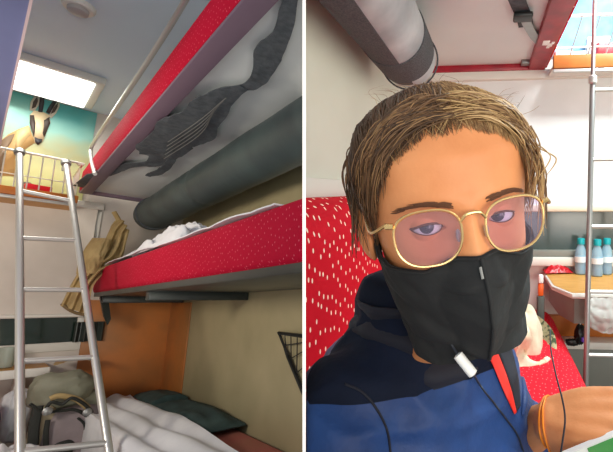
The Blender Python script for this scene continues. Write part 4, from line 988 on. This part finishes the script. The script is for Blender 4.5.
def jline(px, r, nm, m, par, off=.001, n=40, seg=8, fl=None):
    P = [on_surf(JT, x, y, off) for x, y in [(p.x, p.y) for p in spline([(x, y, 0) for x, y in px], n)]]; P = [p for p in P if p is not None]
    if len(P) > 2: return MB().tube(P, r if not hasattr(r, '__len__') else list(np.interp(np.linspace(0, 1, len(P)), np.linspace(0, 1, len(r)), r)), seg, flat=fl).build(nm, m, par, R, clip=False, clamp=True, sharp=0)
def jpatch(lft, rgt, nm, m, off, n=30):
    A = spline([(x, y, 0) for x, y in lft], n); B = spline([(x, y, 0) for x, y in rgt], n); ok = []
    for i in range(n):
        row = [on_surf(JT, *(A[i].lerp(B[i], t).xy), off) for t in np.linspace(0, 1, 7)]
        if all(q is not None for q in row): ok.append(row)
    if len(ok) > 2:
        fn = lambda a, b: ok[min(int(round(a * (len(ok) - 1))), len(ok) - 1)][min(int(round(b * 6)), 6)]
        return MB().grid(fn, len(ok), 7, -.0012).build(nm, m, jk, R, clip=False, clamp=True, sharp=0)
jpatch([(482, 346), (492, 364), (502, 388), (514, 414)], [(492, 342), (500, 360), (509, 384), (516, 412)], 'red_lining', MT['lining'], .003)
jpatch([(492, 340), (501, 360), (510, 386), (516, 412)], [(506, 334), (513, 356), (518, 380), (520, 406)], 'zip_placket', MT['navy'], .002)
jline([(508, 322), (515, 345), (521, 372), (524, 398), (522, 415)], [.004, .006, .006, .004, .002], 'collar_flap', MT['jacket'], jk, .001)
jline([(345, 384), (362, 392), (376, 408), (387, 430), (391, 456)], .0012, 'armhole_seam', MT['navy'], jk, .0004)
# neck cloth filling the collar
def scf(a, b):
    an = 2 * PI * a; dx_ = sW.x * math.cos(an) + fW.x * math.sin(an); r = lerp(.074, .058, b ** .7) * (1 - .10 * dx_ - .10 * max(0, dx_)) + .006 * nz((math.cos(an) * 3, math.sin(an) * 3, b * 3)) + .004 * math.sin(b * 16 + 2 * math.cos(an))
    p = V3((NB[0] - .004, NB[1] - .012, 0)) + sW * r * math.cos(an) * 1.12 + fW * r * math.sin(an) * 1.1
    return (p.x, p.y, lerp(-.205, -.122, b))
MB().grid(scf, 64, 36, .003).build('neck_scarf', MT['navy'], pe, R, clip=False, clamp=True)
# trousers and shoes (below the picture)
tm = MB(); chain(tm, [V3((-.10, .49, -.52)), V3((-.08, .49, -.46))], [.10, .12])
for k, (h0, kn, an_) in enumerate(((V3((-.05, .56, -.515)), V3((.37, .60, -.515)), V3((.40, .58, -.97))), (V3((-.09, .40, -.515)), V3((.36, .36, -.515)), V3((.40, .36, -.97))))):
    chain(tm, [h0, h0.lerp(kn, .5), kn], [.080, .072, .060]); chain(tm, [kn, kn.lerp(an_, .4), an_], [.06, .056, .045])
remesh('trousers', tm, .007, 8).build('trousers', MT['trousers'], pe, R, clip=False, clamp=True, sharp=0)
for yv in (.58, .36):
    blob(.445, yv, FR + .052, .125, .045, .05, 2.6, 3, .02).build('shoe', MT['black'], pe, R, clip=False)
# bracelet
bw = lel.lerp(lw, .97); bd = (lw - lel).normalized(); LB = bvh(limb)
def around(c, d, off, n=40):
    e1 = d.orthogonal().normalized(); e2 = d.cross(e1); out = []
    for i in range(n):
        dr = e1 * math.cos(2 * PI * i / n) + e2 * math.sin(2 * PI * i / n); h = LB.ray_cast(c, dr); r = (h[0] - c).length if h[0] is not None else .036; out.append(c + dr * (min(r, .045) + off))
    return out
m = MB(); m.tube(around(lw - hd * .006, hd, .0015), .0013, 8, closed=True); m.tube(around(lw - hd * .001, (hd + V3((.1, 0, .1))).normalized(), .0015), .0012, 8, closed=True)
cf_ = MB()
for q_, o_ in ((-.020, .004), (-.015, .005), (-.010, .004)): cf_.tube(around(lel.lerp(lw, .68) + bd * q_, bd, o_ + .004), .0036, 8, closed=True)
remesh('cuff', cf_, .0022, 4).build('cuff', MT['jacket'], jk, R, clip=False, clamp=True, sharp=0)
m.build('bracelet', MT['bracelet'], pe, R, clip=False)
# earphone lead with white remote, lying on the jacket
ec = thing('earphone_cable', 'dark earphone cable with a white inline remote hanging down the blue jacket', 'earphones', R.v(470, 390, .38), R)
FT = MB(); FT.add(jr.v, jr.f); FT.add(msk.v, msk.f); FT = bvh(FT)
q0, q1 = on_surf(FT, 458, 355, .007), on_surf(FT, 473, 374, .007)
vd = lambda px, py, d: V3(R.v(px, py, d))
if q0 is None: q0 = vd(458, 356, .37)
if q1 is None: q1 = vd(473, 374, .37)
fv = min(q0.y, q1.y, .36); q0, q1 = vd(458, 355, fv), vd(473, 374, fv - .003)
dd = (q1 - q0).normalized()
MB().tube([q0 - dd * .001, q0, q0.lerp(q1, .5), q1, q1 + dd * .001], [.0022, .0042, .0043, .0042, .0022], 14).build('inline_remote', MT['remote'], ec, R, clip=False)
P = [q1]
for x, y in ((478, 382), (485, 392), (494, 403), (500, 411), (507, 420), (518, 436), (526, 460)):
    h = on_surf(JT, x, y, .014 if x < 490 else .005); P.append(h if h is not None else vd(x, y, fv))
MB().tube(spline(P, 40), .0012, 6).build('lead', MT['cable'], ec, R, clip=False)
hu = [q0, vd(452, 345, fv + .004), vd(446, 330, fv + .006), vd(440, 318, fv + .012)]
MB().tube(spline(hu, 16), .0011, 6).build('lead', MT['cable'], ec, R, clip=False)
e2 = MB().tube(spline([vd(550, 330, .56), vd(551, 350, .52), vd(556, 375, .47), vd(562, 398, .435), vd(565, 418, .425), vd(563, 438, .418), vd(558, 470, .41)], 50), .0011, 6).build('charging_cable', MT['cable'], None, R, clip=False)
tag(e2, 'thin dark cable running over the wrist beside the orange bracelet', 'cable')
# tablet in the hand
A, B, C_ = vd(562, 450, .415), vd(622, 425, .415), None
ax = (B - A).normalized(); nrmv = (-(A + B) / 2).normalized(); nrmv = (nrmv * .6 + V3((0, 0, 1)) * .8); nrmv = (nrmv - ax * nrmv.dot(ax)).normalized(); dn = ax.cross(nrmv).normalized()
if dn.z > 0: dn = -dn
org = A - ax * .004
def slab(a0, a1, d0, d1, z0_, z1_, bev=0):
    m = MB().box((a0, d0, z0_), (a1, d1, z1_), bev); m.v = [tuple(org + ax * x + dn * y + nrmv * z) for x, y, z in m.v]; return m
tbt = thing('tablet', 'white-framed tablet with a green and blue screen held in the hand', 'tablet', tuple(org + dn * .1), R)
slab(0, .20, 0, .13, -.007, 0, .003).build('tablet_body', MT['white'], tbt, R, clip=False)
sc2 = slab(.006, .194, .007, .118, -.0002, .0006).build('screen', MT['screenw'], tbt, R, clip=False)
slab(.030, .075, .009, .05, .0004, .0010).build('screen_tile', MT['screen'], sc2, R, clip=False); slab(.080, .13, .009, .06, .0004, .0010).build('screen_tile', MT['screenb'], sc2, R, clip=False); slab(.020, .07, .055, .10, .0004, .0010).build('screen_tile', MT['screenb'], sc2, R, clip=False)
# ================================================================== ADDED DIVIDER, CAMERA, LIGHTS
# added thin board standing in for the white border between both halves, seen end-on
pd_ = Vector(WR @ nrm(np.array([-155.9, 0, -F]))); upc = PN.cross(pd_).normalized()
if upc.z < 0: upc = -upc
me = bpy.data.meshes.new('added_divider'); bm = bmesh.new()
th = .00095
vsx = [bm.verts.new(EYE + pd_ * r + PN * s * th + upc * h) for r in (.27, 4.6) for s in (-1, 1) for h in (-2.2, 2.2)]
for f in ((0, 1, 3, 2), (4, 6, 7, 5), (0, 4, 5, 1), (2, 3, 7, 6), (0, 2, 6, 4), (1, 5, 7, 3)): bm.faces.new([vsx[i] for i in f])
bmesh.ops.recalc_face_normals(bm, faces=bm.faces); bm.to_mesh(me); bm.free()
o = link('added_divider', me, MT['white'], sharp=0); o['kind'] = 'structure'
cam = bpy.data.cameras.new('camera'); co = bpy.data.objects.new('camera', cam); COL.objects.link(co)
cam.sensor_width = 36; cam.lens = F / 613 * 36; cam.shift_x = -(PX - 306.5) / 613; cam.shift_y = 0; cam.clip_start = .02
m4 = Matrix([[xR[0], uR[0], -dR[0]], [xR[1], uR[1], -dR[1]], [xR[2], uR[2], -dR[2]]])
co.matrix_world = Matrix.Translation(EYE) @ Matrix([list(WR[0]), list(WR[1]), list(WR[2])]).to_4x4()
S.camera = co
def area(name, p, tgt, sx, sy, power, col, room):
    l = bpy.data.lights.new(name, 'AREA'); l.shape = 'RECTANGLE'; l.size = sx; l.size_y = sy; l.energy = power; l.color = [c ** 2.2 for c in col]
    o = bpy.data.objects.new(name, l); COL.objects.link(o); a = room.W(p); o.location = a; o.rotation_euler = (room.W(tgt) - a).to_track_quat('-Z', 'Y').to_euler(); return o
area('compartment_lamp_left', (.02, 2.86, CE - .06), (.02, 2.7, -1), .5, .36, 4, (1, .98, .94), L)
area('left_fill_light', (-.75, 1.55, .25), (.35, 2.3, .75), .3, .3, 10, (1, .95, .88), L)  # added fill light, out of view, brightens the left berths and ceiling
area('rear_fill_left', (-.1, -1.6, -.2), (.3, 2.2, .5), 1.2, 1.2, 20, (1, .94, .86), L)  # added fill from behind the eye point, no fixture, for the left compartment
area('compartment_lamp_right', (.75, 1.25, CR - .05), (.75, 1.3, -1), .5, .36, 30, (.95, 1, 1), R)
area('rear_fill_right', (.9, -2.2, -.1), (.0, 1, .3), 1.2, 1.2, 18, (.98, .98, .95), R)  # added fill from low behind, no fixture, lifts the face and berth underside
w = bpy.data.worlds.new('World'); S.world = w; w.use_nodes = True
w.node_tree.nodes['Background'].inputs[0].default_value = (.86, .94, 1, 1); w.node_tree.nodes['Background'].inputs[1].default_value = .62
S.view_settings.view_transform = 'Standard'; S.view_settings.look = 'None'; S.view_settings.exposure = 0.3; S.view_settings.gamma = 1
S.view_settings.use_curve_mapping = False
